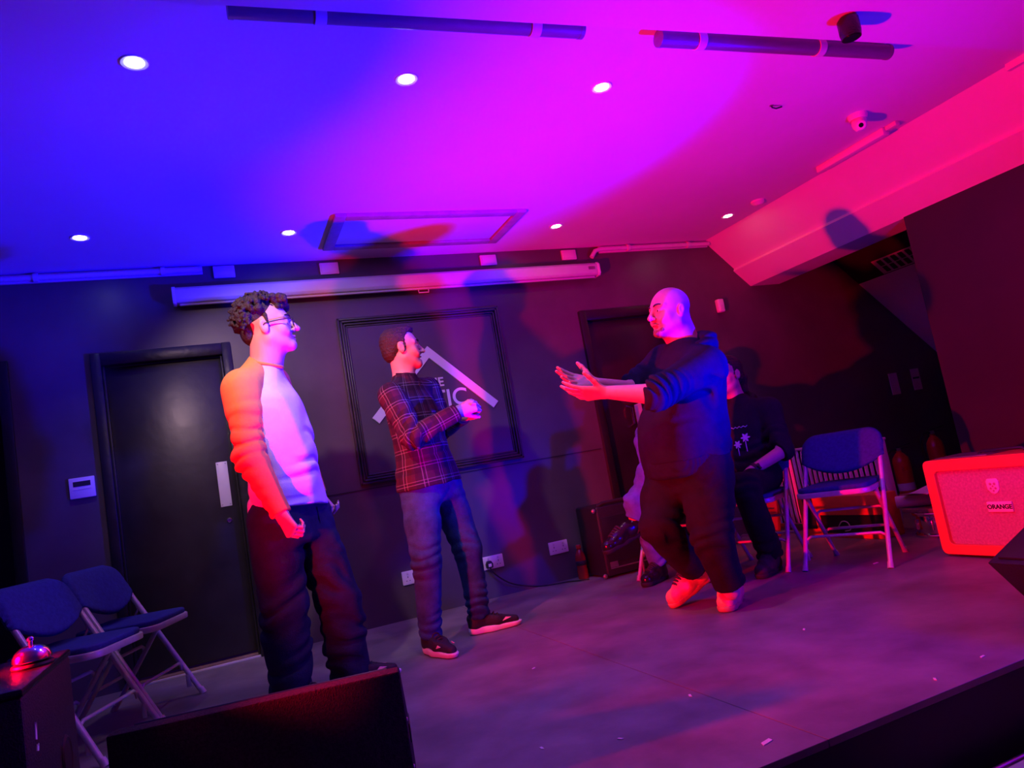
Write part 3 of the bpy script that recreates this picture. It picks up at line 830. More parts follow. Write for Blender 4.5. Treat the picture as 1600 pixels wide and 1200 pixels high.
dr = empty('snare_drum', (3.94, 3.14, 0))
tag(dr, 'chrome snare drum lying flat on the floor beside the orange amplifier', 'drum')
MB().lathe([(0.0001, 0.012), (0.152, 0.012), (0.154, 0.018), (0.154, 0.132), (0.152, 0.138), (0.0001, 0.138)], (0, 0, 0), 40).build('shell', M['chrome'], dr)
for z0 in (0.0, 0.128):
    MB().lathe([(0.156, z0), (0.168, z0), (0.170, z0 + 0.004), (0.170, z0 + 0.014), (0.166, z0 + 0.018), (0.156, z0 + 0.018)], (0, 0, 0), 40).build('hoop', M['chrome'], dr)
MB().lathe([(0.0001, 0.137), (0.153, 0.137), (0.153, 0.140), (0.0001, 0.140)], (0, 0, 0), 40).build('drum_head', M['paper'], dr)
for k in range(8):
    a = k * math.pi / 4 + 0.2
    MB().box((0.152, 0.166), (-0.008, 0.008), (0.045, 0.105), bev=0.003).build('lug', M['chrome'], dr).rotation_euler = (0, 0, a)
bo = MB().box((-0.13, 0.17), (-0.10, 0.16), (0.0, 0.022), bev=0.003).build('wooden_board', M['wood'])
bo.location = (3.93, 3.14, 0.146)
tag(bo, 'bare wooden board lying on top of the drum', 'board')
rl = empty('rolled_poster', (3.95, 3.17, 0.168))
tag(rl, 'rolled pale paper tube with dark open end lying on the wooden board', 'paper roll')
aR = Vector((0.55, -0.83, 0)).normalized()
cR = Vector((0, 0, 0.038))
MB().lathe([(0.030, -0.22), (0.037, -0.22), (0.038, -0.2), (0.038, 0.14), (0.037, 0.15), (0.030, 0.15), (0.030, 0.13), (0.030, -0.2)], cR, 24, aR).build('paper_tube', M['paper'], rl)
MB().lathe([(0.0001, 0.118), (0.0302, 0.118), (0.0302, 0.122), (0.0001, 0.122)], cR, 20, aR).build('dark_core', M['alcove'], rl)
ps = MB()
ps.grid(lambda u, v: Vector((3.95 + (u - 0.5) * 0.30, 3.20 + (v - 0.5) * 0.2, 0.262 + 0.008 * math.sin(u * 5 + v * 3) + 0.012 * (u - 0.5))), 14, 6, 0.003)
po = ps.build('paper_sheet', M['paper'])
tag(po, 'loose curled paper sheet resting on the rolled poster', 'paper')

def extinguisher(loc, h, label, rz=0.0):
    e = empty('fire_extinguisher', loc, rz)
    tag(e, label, 'fire extinguisher', 'fire extinguishers in the alcove')
    R_ = 0.068
    MB().lathe([(0.0001, 0), (R_ * 0.9, 0), (R_, 0.012), (R_, h * 0.66), (R_ * 0.9, h * 0.74), (R_ * 0.55, h * 0.81), (0.022, h * 0.84), (0.022, h * 0.87), (0.0001, h * 0.87)], (0, 0, 0), 28).build('cylinder', M['red_paint'], e)
    MB().lathe([(R_ + 0.0004, h * 0.14), (R_ + 0.001, h * 0.145), (R_ + 0.001, h * 0.27), (R_ + 0.0004, h * 0.275)], (0, 0, 0), 28).build('paper_band', M['paper'], e)
    MB().box((-0.016, 0.016), (-0.016, 0.016), (h * 0.86, h * 0.92), bev=0.003).build('valve', M['steel'], e)
    MB().box((-0.10, 0.02), (-0.010, 0.010), (h * 0.945, h * 0.965), bev=0.003, rot=Matrix.Rotation(math.radians(10), 3, 'Y')).build('lever', M['black_plastic'], e)
    MB().box((-0.09, 0.01), (-0.009, 0.009), (h * 0.90, h * 0.915), bev=0.003).build('carry_handle', M['black_plastic'], e)
    MB().tube(smooth_path([(0.01, 0, h * 0.89), (0.06, -0.01, h * 0.90), (0.095, -0.02, h * 0.78), (0.085, -0.02, h * 0.5), (0.08, -0.02, h * 0.28)]), 0.010, 8).build('hose', M['black_rubber'], e)
    MB().lathe([(0.0001, 0), (0.010, 0), (0.022, 0.09), (0.0001, 0.09)], (0.08, -0.02, h * 0.30), 14, (0, 0, -1)).build('nozzle', M['black_plastic'], e)
extinguisher((5.37, 4.56, 0), 0.46, 'red fire extinguisher on the alcove floor, the lower left one', 2.6)
extinguisher((5.74, 4.50, 0), 0.56, 'red fire extinguisher with black hose, the taller right one', 2.6)

def notice(x0, x1, z0, z1, label, dark):
    n = empty('wall_notice', ((x0 + x1) / 2, BW, (z0 + z1) / 2))
    tag(n, label, 'notice', 'notices in the alcove')
    hx, hz = (x1 - x0) / 2, (z1 - z0) / 2
    MB().box((-hx, hx), (-0.004, 0), (-hz, hz)).build('sheet', M['paper'], n, smooth=False)
    if dark:
        MB().box((-hx * 0.8, hx * 0.8), (-0.0048, -0.0038), (hz * 0.05, hz * 0.22)).build('printed_bar', M['dark_print'], n, smooth=False)
    for k in range(5):
        zz = -hz * (0.15 + 0.15 * k)
        MB().box((-hx * 0.7, hx * (0.2 + 0.1 * (k % 3))), (-0.0046, -0.0038), (zz - 0.003, zz)).build('printed_line', M['grille'], n, smooth=False)
notice(5.632, 5.735, 0.88, 1.075, 'narrow pale notice in the dark alcove, the left one without bar', False)
notice(5.915, 6.02, 0.89, 1.085, 'narrow pale notice in the dark alcove with a dark bar, the right one', True)

# slotted grille on the black part of the sloping soffit
vg = empty('air_vent', (5.47, 4.10, sl(5.47)))
tag(vg, 'pale slotted vent on the dark slope above the pale triangle in the alcove', 'vent')
ang = math.atan(0.915)
vg.rotation_euler = (0, ang, 0)
Lx = 0.085
MB().box((-Lx, Lx), (-0.5, 0.32), (-0.006, 0.0), bev=0.001).build('vent_frame', M['paper'], vg)
for i in range(2):
    for j in range(11):
        MB().box((-Lx * 0.86 + i * Lx * 0.9, -Lx * 0.06 + i * Lx * 0.9), (-0.47 + j * 0.07, -0.47 + j * 0.07 + 0.045), (-0.0075, -0.0055), bev=0.002, seg=1).build('slot', M['dark_print'], vg, smooth=False)

# foreground case in front of the stage, lower right corner
fc = empty('flight_case', (2.10, 1.25, -0.40))
tag(fc, 'pale topped flight case with metal edge at the bottom right corner below the stage', 'case')
MB().box((-0.55, 0.7), (-0.40, 0.235), (0.0, 0.195), bev=0.005).build('case_body', M['black_plastic'], fc)
MB().box((-0.545, 0.695), (-0.395, 0.225), (0.194, 0.202), bev=0.002).build('lid_panel', M['paper'], fc)
MB().tube([(-0.55, 0.232, 0.200), (0.7, 0.232, 0.200)], 0.011, 10).build('edge_rail', M['steel'], fc)
MB().tube([(-0.55, 0.232, 0.200), (-0.55, -0.4, 0.200)], 0.011, 10).build('edge_rail', M['steel'], fc)

# paper scraps on the stage
for i, (x, y, s, a) in enumerate(((1.24, 1.66, 0.022, 0.3), (3.13, 2.96, 0.02, 0.1), (2.05, 2.36, 0.012, 0.8), (1.32, 2.11, 0.012, 1.2), (0.42, 2.62, 0.016, 0.4), (2.10, 1.66, 0.012, 0.2), (1.86, 1.64, 0.010, 0.9), (0.78, 2.10, 0.011, 1.6), (1.10, 2.90, 0.010, 0.5), (0.98, 1.98, 0.010, 2.2))):
    q = MB().prism([(-s, -s * 0.3), (s * 0.8, -s * 0.4), (s, s * 0.25), (-s * 0.5, s * 0.35)], 'z', 0.0002, 0.0022)
    o = q.build('paper_scrap', M['white_plastic'], smooth=False)
    o.location = (x, y, 0)
    o.rotation_euler = (0, 0, a)
    tag(o, 'tiny pale scrap of paper lying on the stage floor', 'litter', 'paper scraps on the stage floor')

# the two floods that colour the stage, standing outside the picture
def flood(loc, aim, lens, label, z0, hood=None):
    f = empty('flood_light', (loc.x, loc.y, z0))
    tag(f, label, 'stage light', 'coloured floods at the stage edge')
    d = (aim - loc).normalized()
    c0 = Vector((0, 0, loc.z - z0)) - d * 0.015
    MB().lathe([(0.0001, -0.14), (0.05, -0.14), (0.068, -0.11), (0.074, 0.0), (0.070, 0.0), (0.066, -0.02), (0.0001, -0.02)], c0, 28, d).build('can', M['black_plastic'], f)
    MB().lathe([(0.0001, -0.019), (0.065, -0.019), (0.065, -0.015), (0.0001, -0.015)], c0, 28, d).build('lens', lens, f)
    if hood:   # added flap out of view, blocks the steep rays towards the ceiling
        a0 = math.atan2(d.y, d.x)
        pts = [(0.0, 0.0)] + [(hood[1] * math.cos(a0 + t), hood[1] * math.sin(a0 + t)) for t in [(-100 + 10 * k) * math.pi / 180 for k in range(21)]]
        zz = loc.z - z0 + hood[0]
        MB().prism(pts, 'z', zz, zz + 0.003).build('added_visor', M['black_plastic'], f, smooth=False)
    s = d.cross(Vector((0, 0, 1))).normalized()
    cc = c0 - d * 0.07
    MB().tube([cc + s * 0.08, cc + s * 0.085 - Vector((0, 0, cc.z - 0.02)), cc - s * 0.085 - Vector((0, 0, cc.z - 0.02)), cc - s * 0.08], 0.007, 8).build('yoke', M['black_plastic'], f)
    MB().box((cc.x - 0.06, cc.x + 0.06), (cc.y - 0.09, cc.y + 0.09), (0.0, 0.02), bev=0.004).build('base_plate', M['black_plastic'], f)
flood(RED_POS, RED_AIM, M['red_lens'], 'round flood lamp with red lens standing on the black speaker cabinet', 0.552, (0.078, 0.105))
flood(BLUE_POS, BLUE_AIM, M['blue_lens'], 'round flood lamp with blue lens on a stand before the right stage edge', -0.40)

# ------------------------------------------------------------------ smooth solid modelling for the people
def V3(p):
    return np.array(p, dtype=np.float64)
def unit(v):
    v = V3(v)
    return v / np.linalg.norm(v)

class Field:
    """signed distance field on a grid; shapes are blended in, then meshed (surface nets)"""
    def __init__(self, h):
        self.h = h
        self.ops = []
    def _add(self, fn, lo, hi, op, k):
        self.ops.append((fn, V3(lo), V3(hi), op, k))
        return self
    def cone(self, a, b, ra, rb, k=0.02, op='u'):
        a, b = V3(a), V3(b)
        ba = b - a
        L2 = max(float(ba @ ba), 1e-9)
        r = max(ra, rb)
        def fn(X, Y, Z):
            t = np.clip(((X - a[0]) * ba[0] + (Y - a[1]) * ba[1] + (Z - a[2]) * ba[2]) / L2, 0, 1)
            return np.sqrt((X - a[0] - t * ba[0]) ** 2 + (Y - a[1] - t * ba[1]) ** 2 + (Z - a[2] - t * ba[2]) ** 2) - (ra + (rb - ra) * t)
        return self._add(fn, np.minimum(a, b) - r, np.maximum(a, b) + r, op, k)
    def chain(self, pts, rs, k=0.02):
        for i in range(len(pts) - 1):
            self.cone(pts[i], pts[i + 1], rs[i], rs[i + 1], k)
        return self
    def ball(self, c, r, k=0.02, op='u'):
        return self.cone(c, V3(c) + 1e-4, r, r, k, op)
    def ell(self, c, rad, fr, k=0.02, op='u'):
        """ellipsoid with radii along the frame axes fr = (x, y, z)"""
        c = V3(c)
        ax = [V3(f) for f in fr]
        R = max(rad)
        mn = min(rad)
        def fn(X, Y, Z):
            dx, dy, dz = X - c[0], Y - c[1], Z - c[2]
            q = 0
            g = 0
            for i in range(3):
                w = dx * ax[i][0] + dy * ax[i][1] + dz * ax[i][2]
                q = q + (w / rad[i]) ** 2
                g = g + (w / rad[i] ** 2) ** 2
            k0 = np.sqrt(q)
            k1 = np.sqrt(g) + 1e-9
            return np.where(k0 < 1e-3, -mn, k0 * (k0 - 1.0) / k1)
        return self._add(fn, c - R, c + R, op, k)
    def loft(self, a, b, right, secs, k=0.02, n=2.3, op='u'):
        """stack of ovals from a to b; secs = (t, half width, half depth, shift right, shift forward)"""
        a, b = V3(a), V3(b)
        L = float(np.linalg.norm(b - a))
        up = (b - a) / L
        rt = V3(right)
        rt = unit(rt - up * (rt @ up))
        fd = np.cross(up, rt)
        S = np.array(secs, dtype=np.float64)
        T = S[:, 0] * L
        fine = np.linspace(T[0], T[-1], 96)
        def sm(col):
            v = np.interp(fine, T, S[:, col])
            w = max(3, int(96 * 0.11) | 1)
            vp = np.pad(v, w // 2, mode='edge')
            return np.convolve(vp, np.ones(w) / w, 'valid')
        hw, hd, orr, of = sm(1), sm(2), sm(3), sm(4)
        R = max(S[:, 1].max(), S[:, 2].max()) + max(np.abs(S[:, 3]).max(), np.abs(S[:, 4]).max())
        def fn(X, Y, Z):
            dx, dy, dz = X - a[0], Y - a[1], Z - a[2]
            w = dx * up[0] + dy * up[1] + dz * up[2]
            wc = np.clip(w, T[0], T[-1])
            W = np.interp(wc, fine, hw)
            D = np.interp(wc, fine, hd)
            u = dx * rt[0] + dy * rt[1] + dz * rt[2] - np.interp(wc, fine, orr)
            v = dx * fd[0] + dy * fd[1] + dz * fd[2] - np.interp(wc, fine, of)
            rho = (np.abs(u / W) ** n + np.abs(v / D) ** n) ** (1.0 / n)
            d = (rho - 1.0) * np.minimum(W, D)
            e = np.abs(w - wc)
            rd = 0.025
            return np.where(e > 0, np.sqrt(np.maximum(d + rd, 0) ** 2 + e ** 2) - rd, d)
        return self._add(fn, np.minimum(a, b) - R, np.maximum(a, b) + R, op, k)
    def clip(self, c, nrm, r=None):
        """cut away the side the normal points to, within r of c"""
        c, nrm = V3(c), unit(nrm)
        def fn(X, Y, Z):
            return (X - c[0]) * nrm[0] + (Y - c[1]) * nrm[1] + (Z - c[2]) * nrm[2]
        if r is None:
            r = 9.0
        return self._add(fn, c - r, c + r, 'c', 0.0)
    def mesh(self, name, material, parent, disp=None, tint=None, base=None, bones=None, smooth_it=0):
        h = self.h
        us = [o for o in self.ops if o[3] == 'u']
        lo = np.min([o[1] for o in us], 0) - 4 * h - 0.012
        hi = np.max([o[2] for o in us], 0) + 4 * h + 0.012
        n = np.ceil((hi - lo) / h).astype(int) + 1
        F = np.full(n, 0.5, dtype=np.float32)
        ax = [(lo[i] + h * np.arange(n[i])).astype(np.float32) for i in range(3)]
        for fn, a, b, op, k in self.ops:
            mrg = 0.0 if op == 'c' else max(k, 0.012) + 0.012
            i0 = np.clip(np.floor((a - mrg - lo) / h).astype(int), 0, n)
            i1 = np.clip(np.ceil((b + mrg - lo) / h).astype(int) + 1, 0, n)
            if np.any(i1 <= i0):
                continue
            sl_ = tuple(slice(i0[i], i1[i]) for i in range(3))
            d = fn(ax[0][sl_[0]][:, None, None], ax[1][sl_[1]][None, :, None], ax[2][sl_[2]][None, None, :]).astype(np.float32)
            f = F[sl_]
            if op == 'u':
                if k > 0:
                    q = np.maximum(k - np.abs(f - d), 0) / k
                    F[sl_] = np.minimum(f, d) - q * q * (k * 0.25)
                else:
                    F[sl_] = np.minimum(f, d)
            elif op == 's':
                d = -d
                if k > 0:
                    q = np.maximum(k - np.abs(f - d), 0) / k
                    F[sl_] = np.maximum(f, d) + q * q * (k * 0.25)
                else:
                    F[sl_] = np.maximum(f, d)
            else:
                F[sl_] = np.maximum(f, d)
        if disp is not None:
            I = np.nonzero(np.abs(F) < 0.03)
            P = np.stack([ax[i][I[i]] for i in range(3)], 1)
            F[I] += disp(P).astype(np.float32)
        s = F < 0
        c8 = np.zeros(n - 1, dtype=np.int8)
        for i in (0, 1):
            for j in (0, 1):
                for k_ in (0, 1):
                    c8 += s[i:n[0] - 1 + i, j:n[1] - 1 + j, k_:n[2] - 1 + k_]
        act = (c8 > 0) & (c8 < 8)
        A = np.argwhere(act)
        vid = np.full(n - 1, -1, dtype=np.int32)
        vid[act] = np.arange(len(A), dtype=np.int32)
        corner = {}
        for i in (0, 1):
            for j in (0, 1):
                for k_ in (0, 1):
                    corner[(i, j, k_)] = F[A[:, 0] + i, A[:, 1] + j, A[:, 2] + k_]
        acc = np.zeros((len(A), 3))
        cnt = np.zeros(len(A))
        for axis in range(3):
            for p in (0, 1):
                for q in (0, 1):
                    o0 = [0, 0, 0]
                    o1 = [0, 0, 0]
                    oth = [t for t in range(3) if t != axis]
                    o0[oth[0]] = o1[oth[0]] = p
                    o0[oth[1]] = o1[oth[1]] = q
                    o1[axis] = 1
                    f0, f1 = corner[tuple(o0)], corner[tuple(o1)]
                    x = (f0 < 0) != (f1 < 0)
                    t = np.where(x, f0 / np.where(x, f0 - f1, 1), 0)
                    pos = np.zeros((len(A), 3))
                    pos[:, oth[0]] = p
                    pos[:, oth[1]] = q
                    pos[:, axis] = t
                    acc[x] += pos[x]
                    cnt[x] += 1
        verts = lo + h * (A + acc / cnt[:, None])
        quads = []
        for axis in range(3):
            o1, o2 = [(1, 2), (2, 0), (0, 1)][axis]
            a = [slice(0, n[i]) for i in range(3)]
            b = [slice(0, n[i]) for i in range(3)]
            a[axis] = slice(0, n[axis] - 1)
            b[axis] = slice(1, n[axis])
            s0, s1 = s[tuple(a)], s[tuple(b)]
            E_ = np.argwhere(s0 != s1)
            ok = (E_[:, o1] > 0) & (E_[:, o2] > 0) & (E_[:, o1] < n[o1] - 1) & (E_[:, o2] < n[o2] - 1)
            E_ = E_[ok]
            ins = s0[E_[:, 0], E_[:, 1], E_[:, 2]]
            def cell(d1, d2):
                c_ = E_.copy()
                c_[:, o1] += d1
                c_[:, o2] += d2
                return vid[c_[:, 0], c_[:, 1], c_[:, 2]]
            q = np.stack([cell(-1, -1), cell(0, -1), cell(0, 0), cell(-1, 0)], 1)
            q[~ins] = q[~ins][:, ::-1]
            quads.append(q)
        Q = np.concatenate(quads)
        base = np.zeros(3) if base is None else V3(base)
        me = bpy.data.meshes.new(name)
        me.vertices.add(len(verts))
        me.vertices.foreach_set('co', (verts - base).astype(np.float32).ravel())
        me.loops.add(Q.size)
        me.loops.foreach_set('vertex_index', Q.ravel().astype(np.int32))
        me.polygons.add(len(Q))
        me.polygons.foreach_set('loop_start', np.arange(0, Q.size, 4, dtype=np.int32))
        me.polygons.foreach_set('loop_total', np.full(len(Q), 4, dtype=np.int32))
        me.polygons.foreach_set('use_smooth', np.ones(len(Q), dtype=bool))
        me.update(calc_edges=True)
        me.validate()
        if tint is not None:
            col = np.tile(np.array([*tint[0], 1.0]), (len(verts), 1))
            for c_, r, color, amt in tint[1]:
                w = np.clip(1.4 - np.linalg.norm((verts - V3(c_)), axis=1) / r, 0, 1) * amt
                w = np.clip(w, 0, amt)
                col[:, :3] = col[:, :3] * (1 - w[:, None]) + np.array(color) * w[:, None]
            at = me.color_attributes.new('tint', 'FLOAT_COLOR', 'POINT')
            at.data.foreach_set('color', col.astype(np.float32).ravel())
        if bones is not None:
            best = np.full(len(verts), 1e9)
            U = np.zeros(len(verts))
            W = np.zeros(len(verts))
            for a, b, side, rad, off in bones:
                a, b = V3(a), V3(b)
                d = unit(b - a)
                L = np.linalg.norm(b - a)
                sd = V3(side)
                sd = unit(sd - d * (sd @ d))
                fd = np.cross(d, sd)
                w = (verts - a) @ d
                t = np.clip(w, 0, L)
                dist = np.linalg.norm(verts - a - t[:, None] * d, axis=1) - rad
                ang = np.arctan2((verts - a) @ fd, (verts - a) @ sd)
                m_ = dist < best
                best[m_] = dist[m_]
                U[m_] = (ang * rad)[m_]
                W[m_] = (w + off)[m_]
            at = me.attributes.new('weave', 'FLOAT_VECTOR', 'POINT')
            at.data.foreach_set('vector', np.stack([U, W, np.zeros(len(U))], 1).astype(np.float32).ravel())
        me.materials.append(material)
        o = bpy.data.objects.new(name, me)
        COL.objects.link(o)
        o.parent = parent
        return o

def wrinkles(rings, amp_noise=0.003, seed=0.0):
    """cloth folds: rings = (centre, direction, reach, wavelength, amplitude); broken and slanted, never full hoops"""
    def fn(P):
        x, y, z = P[:, 0] + seed, P[:, 1] - seed, P[:, 2] + 0.3 * seed
        d = amp_noise * (0.8 * np.sin(x * 17 + 2.3 * np.sin(z * 7 + seed)) * np.sin(y * 15 + 1.9 * np.sin(x * 11)) + 0.5 * np.sin(z * 21 + 2.6 * np.sin(x * 13 + y * 9)))
        for i, (c, n_, reach, wl, amp) in enumerate(rings):
            q = P - V3(c)
            n_ = unit(n_)
            s1 = unit(np.cross(n_, (0.3, 0.8, 0.2)))
            s2 = np.cross(n_, s1)
            w, u, v = q @ n_, q @ s1, q @ s2
            ph = w * 2 * math.pi / (wl * 1.35) + 1.9 * np.sin(u * 19 + seed + i) + 1.5 * np.sin(v * 23 - 2 * seed + i) + 0.9 * np.sin(w * 31 + u * 27)
            gate = np.clip(0.45 + 0.75 * np.sin(u * 14 + v * 11 + 9 * w + 1.7 * i + seed), 0, 1)
            fall = np.exp(-(np.linalg.norm(q, axis=1) / (reach * 1.15)) ** 2)
            sn = np.sin(ph)
            d += amp * 1.25 * fall * gate * (sn - 0.5 * (1 - np.abs(sn)) ** 2)
        return d
    return fn

# ------------------------------------------------------------------ heads and hands
def frame(fwd, up=(0, 0, 1)):
    f = unit(fwd)
    u = V3(up)
    u = unit(u - f * (u @ f))
    return (np.cross(f, u), f, u)      # right, forward, up

def head_shape(F, c, fr, s=1.0, smile=0.0, mouth_open=0.0, jowl=0.0, neck=None, neck_r=0.056):
    c = V3(c)
    def P(x, y, z):
        return c + s * (x * fr[0] + y * fr[1] + z * fr[2])
    def E(x, y, z, rx, ry, rz, k=0.02, op='u'):
        F.ell(P(x, y, z), (rx * s, ry * s, rz * s), fr, k, op)
    E(0, -0.014, 0.038, 0.074, 0.094, 0.082)
    E(0, 0.028, 0.012, 0.066, 0.062, 0.062, 0.03)
    E(0, 0.034, -0.045, 0.054 + 0.012 * jowl, 0.056, 0.066, 0.03)
    F.cone(P(-0.048 - 0.008 * jowl, 0.004, -0.060), P(-0.014, 0.070, -0.097), 0.020 * s, 0.018 * s, 0.03)
    F.cone(P(0.048 + 0.008 * jowl, 0.004, -0.060), P(0.014, 0.070, -0.097), 0.020 * s, 0.018 * s, 0.03)
    F.ball(P(0, 0.077, -0.098), 0.019 * s, 0.02)
    for sx in (-1, 1):
        E(sx * 0.044, 0.056, -0.030, 0.022, 0.024, 0.024, 0.02)
        F.cone(P(sx * 0.012, 0.086, 0.024), P(sx * 0.050, 0.066, 0.022), 0.010 * s, 0.010 * s, 0.015)
    for sx in (-1, 1):
        F.ball(P(sx * 0.031, 0.104, -0.001), 0.017 * s, 0.014, 's')
        F.ball(P(sx * 0.031, 0.074, 0.000), 0.0155 * s, 0.006)          # eyelids
    F.cone(P(0, 0.091, 0.012), P(0, 0.117, -0.031), 0.0080 * s, 0.0120 * s, 0.010)
    F.ball(P(-0.0125, 0.100, -0.034), 0.0085 * s, 0.008)
    F.ball(P(0.0125, 0.100, -0.034), 0.0085 * s, 0.008)
    w = 0.022 + 0.006 * smile
    lift = 0.007 * smile
    gap = 0.004 + 0.012 * mouth_open
    for sx in (-1, 1):
        F.cone(P(0, 0.095, -0.062), P(sx * w, 0.082, -0.066 + lift), 0.0068 * s, 0.0035 * s, 0.006)
        F.cone(P(0, 0.092, -0.062 - gap * 1.6 - 0.004), P(sx * w, 0.081, -0.067 + lift), 0.0075 * s, 0.0035 * s, 0.006)
        if smile:
            F.ball(P(sx * 0.036, 0.074, -0.045), 0.016 * s * (0.6 + 0.4 * smile), 0.016)
    F.ell(P(0, 0.098, -0.066 - gap * 0.6), (w * 0.85 * s, 0.016 * s, (0.0016 + 0.5 * gap * (1 if mouth_open else 0.2)) * s), fr, 0.004, 's')
    for sx in (-1, 1):
        a = [fr[0], unit(fr[1] * 0.95 + fr[2] * 0.2), unit(fr[2] * 0.95 - fr[1] * 0.2)]
        F.ell(P(sx * 0.078, -0.012, -0.006), (0.009 * s, 0.019 * s, 0.031 * s), a, 0.008)
        F.ell(P(sx * 0.088, -0.006, -0.002), (0.007 * s, 0.010 * s, 0.017 * s), a, 0.006, 's')
    if neck is not None:
        F.cone(P(0, -0.022, -0.055), neck, neck_r * s, neck_r * 1.08, 0.03)
        F.cone(P(0, 0.012, -0.075), V3(neck) + 0.25 * (P(0, 0.02, 0) - c), neck_r * 0.7 * s, neck_r * 0.8, 0.03)
    return P

def hand_shape(F, w, d, n, thumb_side, curl=(20, 25, 15), spread=0.06, s=1.0, thumb=(0.55, 0.75, 0.35), thumb_curl=10):
    """w wrist, d towards the fingers, n where the palm looks, thumb_side +-1"""
    w = V3(w)
    d = unit(d)
    n = V3(n)
    n = unit(n - d * (n @ d))
    T = np.cross(d, n) * thumb_side
    tips = []
    offs = (0.030, 0.010, -0.010, -0.029)
    lens = ((0.043, 0.026, 0.021), (0.047, 0.030, 0.022), (0.043, 0.028, 0.021), (0.034, 0.021, 0.019))
    reach = (0.088, 0.092, 0.087, 0.079)
    kn = []
    for i in range(4):
        k_ = w + s * (d * reach[i] + T * offs[i])
        kn.append(k_)
        F.cone(w + s * (d * 0.012 + T * offs[i] * 0.55), k_, 0.0150 * s, 0.0118 * s, 0.014)
    for i in range(4):
        p = kn[i]
        c_ = curl[i] if isinstance(curl[0], (tuple, list)) else curl
        ang = 0.0
        base_d = unit(d + T * spread * (1.5 - i))
        for j in range(3):
            ang += math.radians(c_[j])
            dd = base_d * math.cos(ang) + n * math.sin(ang)
            q = p + s * lens[i][j] * dd
            r0, r1 = (0.0094, 0.0086, 0.0079)[j], (0.0086, 0.0079, 0.0066)[j]
            if i == 3:
                r0, r1 = r0 * 0.88, r1 * 0.88
            F.cone(p, q, r0 * s, r1 * s, 0.004)
            p = q
        tips.append(p)
    p = w + s * (d * 0.022 + T * 0.022 + n * 0.004)
    td = unit(d * thumb[0] + T * thumb[1] + n * thumb[2])
    F.cone(w + s * d * 0.02, p, 0.016 * s, 0.0145 * s, 0.012)
    ang = 0
    for j, (L, ra, rb) in enumerate(((0.040, 0.0150, 0.0120), (0.029, 0.0118, 0.0105), (0.024, 0.0105, 0.0082))):
        bend = unit(td * math.cos(ang) + d * math.sin(ang))
        q = p + s * L * bend
        F.cone(p, q, ra * s, rb * s, 0.006)
        p = q
        ang += math.radians(thumb_curl)
    tips.append(p)
    return tips

def skin_mat(name, color):
    m = bpy.data.materials.new(name)
    m.use_nodes = True
    nt = m.node_tree
    b = nt.nodes['Principled BSDF']
    at = nt.nodes.new('ShaderNodeAttribute')
    at.attribute_name = 'tint'
    nz = nt.nodes.new('ShaderNodeTexNoise')
    nz.inputs['Scale'].default_value = 35
    mx = nt.nodes.new('ShaderNodeMix')
    mx.data_type = 'RGBA'
    mx.blend_type = 'MULTIPLY'
    mr = nt.nodes.new('ShaderNodeMapRange')
    mr.inputs['To Min'].default_value = 0.88
    mr.inputs['To Max'].default_value = 1.08
    mx.inputs['Factor'].default_value = 1.0
    nt.links.new(nz.outputs['Fac'], mr.inputs['Value'])
    nt.links.new(at.outputs['Color'], mx.inputs['A'])
    nt.links.new(mr.outputs['Result'], mx.inputs['B'])
    nt.links.new(mx.outputs['Result'], b.inputs['Base Color'])
    b.inputs['Roughness'].default_value = 0.48
    b.inputs['Specular IOR Level'].default_value = 0.4
    b.inputs['Subsurface Weight'].default_value = 0.0
    return m

def weave_mat(name, base, dark, line):
    """woven check: broad dark bands with thin pale double lines"""
    m = mat(name, base, 0.9, bump=0.25, bscale=300, spec=0.15)
    nt = m.node_tree
    b = nt.nodes['Principled BSDF']
    at = nt.nodes.new('ShaderNodeAttribute')
    at.attribute_name = 'weave'
    sp = nt.nodes.new('ShaderNodeSeparateXYZ')
    nt.links.new(at.outputs['Vector'], sp.inputs['Vector'])
    def band(sock, period, centre, width):
        a = nt.nodes.new('ShaderNodeMath'); a.operation = 'MULTIPLY_ADD'
        nt.links.new(sock, a.inputs[0]); a.inputs[1].default_value = 1 / period; a.inputs[2].default_value = 10.0 - centre + 0.5
        f = nt.nodes.new('ShaderNodeMath'); f.operation = 'FRACT'
        nt.links.new(a.outputs[0], f.inputs[0])
        c_ = nt.nodes.new('ShaderNodeMath'); c_.operation = 'COMPARE'
        nt.links.new(f.outputs[0], c_.inputs[0]); c_.inputs[1].default_value = 0.5; c_.inputs[2].default_value = width / 2
        return c_.outputs[0]
    def mixc(fac, A, B, amt):
        x = nt.nodes.new('ShaderNodeMix'); x.data_type = 'RGBA'
        g = nt.nodes.new('ShaderNodeMath'); g.operation = 'MULTIPLY'
        nt.links.new(fac, g.inputs[0]); g.inputs[1].default_value = amt
        nt.links.new(g.outputs[0], x.inputs['Factor'])
        if isinstance(A, tuple): x.inputs['A'].default_value = (*A, 1)
        else: nt.links.new(A, x.inputs['A'])
        x.inputs['B'].default_value = (*B, 1)
        return x.outputs['Result']
    c = base
    for s in ('X', 'Y'):
        c = mixc(band(sp.outputs[s], 0.085, 0.0, 0.5), c, dark, 0.6)
    for s in ('X', 'Y'):
        c = mixc(band(sp.outputs[s], 0.085, 0.12, 0.05), c, line, 0.26)
        c = mixc(band(sp.outputs[s], 0.085, 0.30, 0.05), c, line, 0.2)
    nt.links.new(c, b.inputs['Base Color'])
    return m

